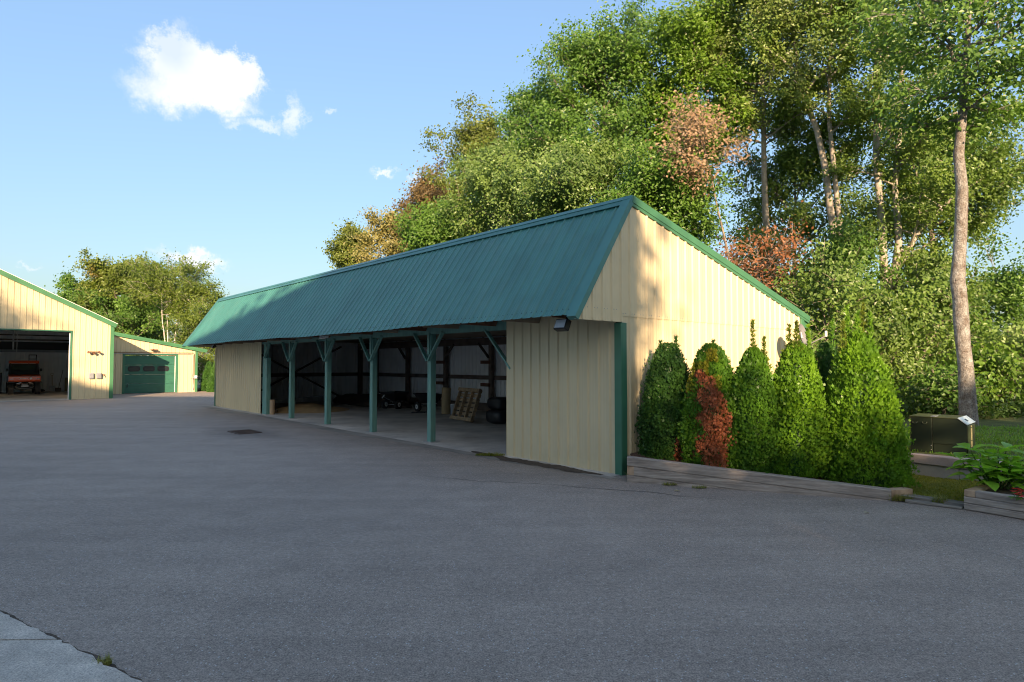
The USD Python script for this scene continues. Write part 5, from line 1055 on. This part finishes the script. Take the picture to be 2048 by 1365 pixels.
for i, (lab, px, Y, tp, hf, lw, mt, n, ct, cl, lf) in enumerate(US):
    ptree('leafy_shrub' if ct == 'shrub' else 'broadleaf_tree', lab, px, Y, tp, hf, lw, 130 + i, n, lf, mt, 'bark_grey', limbs=30, sub=4, tr=.05, shape=('tall', 'dome', 'round')[i % 3], cl=cl, rise=(.1, 1.0), cat=ct)
# thicket: one dark mass beyond the lawn
r = np.random.default_rng(150); nc = 950
xx = r.uniform(7.0, 25.0, nc); yy = 14.8 + .10 * (xx - 7) + r.uniform(0, 1, nc) ** 1.3 * 5.5; hh = (.35 + 2.3 * meshkit.noise(np.column_stack([xx, yy, 0 * xx]) * .8, 2) ** 1.8) * (.5 + .10 * (yy - 14.6)); zz = .2 + hh * r.uniform(0, 1, nc) ** .7
k = r.integers(0, nc, 24000); Pq = np.column_stack([xx, yy, zz])[k] + r.normal(size=(24000, 3)) * (.10 + .14 * r.uniform(size=nc))[k][:, None] * np.array([1, 1, .6]); Pq[:, 2] = np.maximum(Pq[:, 2], .1)
v, f = leaf_quads(Pq, r, .105, up=.3, aim=np.tile([0, -.2, 0], (24000, 1))); b = MB(); b.add(v, f)
tag(stage.GetPrimAtPath(b.build('thicket', 'leaf_thicket')), 'dark thicket of undergrowth along the far edge of the lawn', 'undergrowth', kind='stuff')
# --- trees beyond the garage on the left
ptree('maple_tree', 'dark green tree leaning out at the far left beyond the barn roof', 165, 49, 574, 68, 700, 161, 9000, .28, 'leaf_maple', 'bark_grey', z0=0, shape='dome', limbs=22, tr=.16)
ptree('maple_tree', 'maple turning russet on top behind the barn roof edge', 232, 47, 526, 64, 690, 162, 14000, .27, 'leaf_russet', 'bark_grey', z0=0, shape='round', limbs=30, tr=.18)
ptree('maple_tree', 'second russet-topped maple left of the white birch', 285, 50, 532, 52, 690, 163, 11000, .27, 'leaf_russet', 'bark_grey', z0=0, shape='round', limbs=26, tr=.18)
ptree('birch_tree', 'white-stemmed birch behind the garage roof', 338, 44, 524, 55, 615, 164, 7000, .20, 'leaf_birch', 'bark_white', z0=0, shape='tall', limbs=36, stems=3, spread=.35, tr=.13)
ptree('birch_tree', 'slender yellow-green birch between the white birch and the shed roof', 390, 43.5, 572, 42, 690, 165, 6000, .19, 'leaf_birch', 'bark_white', z0=0, shape='round', limbs=24, tr=.07, lean=(.5, 0))
ptree('leafy_shrub', 'golden-green bush in the gap between garage and shed', 405, 42.5, 640, 62, 790, 166, 8000, .19, 'leaf_birch', 'bark_grey', z0=0, shape='dome', limbs=22, tr=.05, cat='shrub')
ptree('maple_tree', 'green low tree filling in behind the garage roof', 262, 45.5, 622, 85, 745, 167, 8000, .22, 'leaf_maple', 'bark_grey', z0=0, shape='dome', limbs=26, tr=.1)
# --- added pale building behind the viewer: reflects fill light and shades the yard
hall = thing('hall', 'added unseen pale building behind the viewer, reflects fill light and shades the yard', 'building', (-20, -10, 0))
HX0, HX1, HW, HR, HY = -28.0, 24.45, 10.4, 15.9, -8.0
part(hall, 'wall', 'pale_wall', lambda b: (b.add([(HX0, 0, 0), (HX1, 0, 0), (HX1, 0, HW), (HX0, 0, HW)], [(0, 1, 2), (0, 2, 3)]), b.prism([(0, 0), (0, HW), (HY, HR), (2 * HY, HW), (2 * HY, 0)], HX1 - .02, HX1, 'x'), b.prism([(0, 0), (0, HW), (HY, HR), (2 * HY, HW), (2 * HY, 0)], HX0, HX0 + .02, 'x'), b.add([(HX0, 2 * HY, 0), (HX1, 2 * HY, 0), (HX1, 2 * HY, HW), (HX0, 2 * HY, HW)], [(0, 1, 2), (0, 2, 3)])))
part(hall, 'roof', 'pale_roof', lambda b: b.add([(HX0, .35, HW - .22), (HX1 + .1, .35, HW - .22), (HX1 + .1, HY, HR + .05), (HX0, HY, HR + .05), (HX0, 2 * HY - .35, HW - .22), (HX1 + .1, 2 * HY - .35, HW - .22)], [(0, 1, 2), (0, 2, 3), (3, 2, 5), (3, 5, 4)]))
for k in range(9):
    for z in (1.6, 5.6):
        w_ = part(hall, 'window', 'white_paint', lambda b: b.span((HX0 + 3 + k * 5.6, -.02, z), (HX0 + 4.6 + k * 5.6, .05, z + 1.9), .01)); part(w_, 'pane', 'dark_glass', lambda b: b.span((HX0 + 3.12 + k * 5.6, .052, z + .12), (HX0 + 4.48 + k * 5.6, .06, z + 1.78)))
# --- trees behind the viewer, whose long evening shadows lie over the yard
SHADE = [(-17.2, -31, 25.2, 2.3), (-23.5, -29, 22.2, 4.2), (-15.4, -29, 20.5, 4.0), (-9.4, -30, 20.2, 4.2), (-3.8, -29, 20.4, 4.0), (3.7, -28, 17.6, 3.9), (-31, -31, 22, 5.2),
         (9.5, -23, 10.4, 4.3), (14.8, -22, 12.6, 3.8), (20, -22, 13.6, 4.3), (27, -23, 14, 4.8), (12.3, -27, 9.5, 4.2), (17.4, -27, 11, 4.4), (23.5, -27, 12, 4.6)]
for i, (x, y, H, R) in enumerate(SHADE):
    tree('shade_tree', 'dense broadleaf tree standing in the row behind the viewer', x, y, 0, H, R, .6, 180 + i, 26000 if x in (3.7, 9.5) else 13000, .36 if x in (3.7, 9.5) else .52, 'leaf_maple', 'bark_grey', tr=.3, limbs=46, sub=5, cl=1.3, shape='column', rise=(.0, .5), group='trees behind the viewer')

# ------------------------------------------------------------------ hydrangea and flowers in the right bed
hy = thing('hydrangea', 'large-leaved bright green hydrangea in the right timber bed', 'plant', (6.0, 7.66, .2))
r = np.random.default_rng(200)
def big_leaf(base, d, up, L, W):
    d = d / np.linalg.norm(d); s = np.cross(d, up); s /= np.linalg.norm(s); u2 = np.cross(s, d); rows = []
    for t, w in ((0, .05), (.18, .62), (.42, 1.0), (.70, .78), (.88, .36), (1, .0)):
        c = base + d * L * t - u2 * L * .28 * t * t
        rows.append([c + s * W * w * .5 + u2 * W * .14 * w, c, c - s * W * w * .5 + u2 * W * .14 * w])
    Vv = np.array(rows).reshape(-1, 3); F = []
    for i in range(5):
        for j in range(2): a = i * 3 + j; F += [(a, a + 1, a + 4), (a, a + 4, a + 3)]
    return Vv, F
st = MB(); LV = []
for i, (dx, dy, h) in enumerate(((-.28, .05, .46), (-.14, -.05, .40), (.02, .0, .42), (.16, .05, .46), (.30, -.03, .36), (.42, .02, .40), (-.02, -.22, .22), (.22, -.25, .20), (-.30, -.14, .26), (.36, -.22, .26), (-.10, .14, .34), (.12, .18, .30), (.08, -.12, .32), (-.38, .10, .34))):
    tip = np.array([dx, dy, h]); st.tube([(dx * .25, dy * .25, 0), tip * np.array([.7, .7, .55]), tip], [.012, .010, .006], 5)
    for lv, hz in enumerate((1.0, .72, .46)):
        for k in range(4 if lv == 0 else 3):
            a = k * np.pi / (2 if lv == 0 else 1.5) + lv * 1.1 + i * .8; el = .45 if lv == 0 else .1
            d = np.array([math.cos(a), math.sin(a), el + r.uniform(-.2, .2)]); L = r.uniform(.19, .28) * (1 if lv else .92)
            LV.append(big_leaf(tip * np.array([1, 1, hz]) * np.array([.6 + .4 * hz, .6 + .4 * hz, 1]) + d * .03, d, np.array([0, 0, 1.0]) + r.normal(0, .12, 3), L, L * .62))
st.build('stem', 'stem_green', hy)
for v, f in LV: b = MB(); b.add(v, f); b.build('leaf', 'hydrangea_leaf', hy, True)
for i, (px, py, lab) in enumerate(((2033, 990, 'left clump of small red flowers in the right timber bed'), (2042, 981, 'upper clump of small red flowers at the photo edge'))):
    p = on(px, py + 8, .23); fl = thing('red_flower', lab, 'flowers', (p[0], p[1], .21)); rr = np.random.default_rng(210 + i)
    st = MB(); bl = MB()
    for k in range(9):
        a = rr.uniform(0, 6.28); q = np.array([.07 * math.cos(a) * rr.uniform(0, 1), .07 * math.sin(a) * rr.uniform(0, 1), rr.uniform(.05, .09)]); st.tube([(0, 0, 0), q * .6, q], .003, 4)
        for j in range(5):
            c = j * 2 * np.pi / 5; d = np.array([math.cos(c), math.sin(c), .4]); v, f = big_leaf(q, d, np.array([0, 0, 1.0]), .028, .024); bl.add(v, f)
    st.build('stem', 'stem_green', fl); bl.build('petals', 'petal_red', fl)
    lf = MB()
    for k in range(14): a = rr.uniform(0, 6.28); v, f = big_leaf(np.array([.03 * math.cos(a), .03 * math.sin(a), .03]), np.array([math.cos(a), math.sin(a), .2]), np.array([0, 0, 1.0]), .06, .03); lf.add(v, f)
    lf.build('leaves', 'leaf_maple', fl)
p = on(2038, 962, .25); dm = thing('dusty_miller', 'silver-grey leafy plant behind the red flowers', 'plant', (p[0], p[1], .21)); rr = np.random.default_rng(215); b = MB(); s = MB()
for k in range(26): a = rr.uniform(0, 6.28); e = rr.uniform(.3, 1.4); d = np.array([math.cos(a), math.sin(a), e]); v, f = big_leaf(np.array([0, 0, .04 * rr.uniform(0, 2)]), d, np.array([0, 0, 1.0]), .11, .035); b.add(v, f)
s.tube([(0, 0, 0), (0, 0, .1)], .008, 5); s.build('stem', 'stem_green', dm); b.build('leaves', 'leaf_silver', dm)

# ------------------------------------------------------------------ litter on the asphalt
r = np.random.default_rng(220)
for i, (px, py, lab) in enumerate(((1348, 983, 'pale fallen leaf on the asphalt in front of the left cedars'), (1728, 1027, 'pale fallen leaf on the asphalt in front of the bed end'), (1034, 947, 'scrap of pale leaf on the asphalt before the near panel'))):
    p = on(px, py); lf = MB(); L = (.10, .075, .04)[i]
    v, f = big_leaf(np.array([0, 0, .012]), np.array([1, .1, .05]), np.array([0, 0, 1.0]), L, L * .45); lf.add(v + p, f); tag(stage.GetPrimAtPath(lf.build('fallen_leaf', 'dry_leaf')), lab, 'leaf')
pb = MB(); ico = trimesh.creation.icosphere(0, 1.0); iv, jf = np.array(ico.vertices), np.array(ico.faces)
for k in range(700):
    Yd = r.uniform(2.9, 17) if k % 3 else r.uniform(2.9, 7); X = r.uniform(-.85, .6) * Yd; q = np.array([X, Yd, .002])
    if (q - SH) @ V > -.1 or X > 3.4: continue
    s = r.uniform(.003, .008); pb.add(iv * s * r.uniform(.6, 1.3, 3) + q, jf)
tag(stage.GetPrimAtPath(pb.build('loose_grit', 'pebble')), 'loose pale grit scattered over the asphalt', 'gravel', kind='stuff')
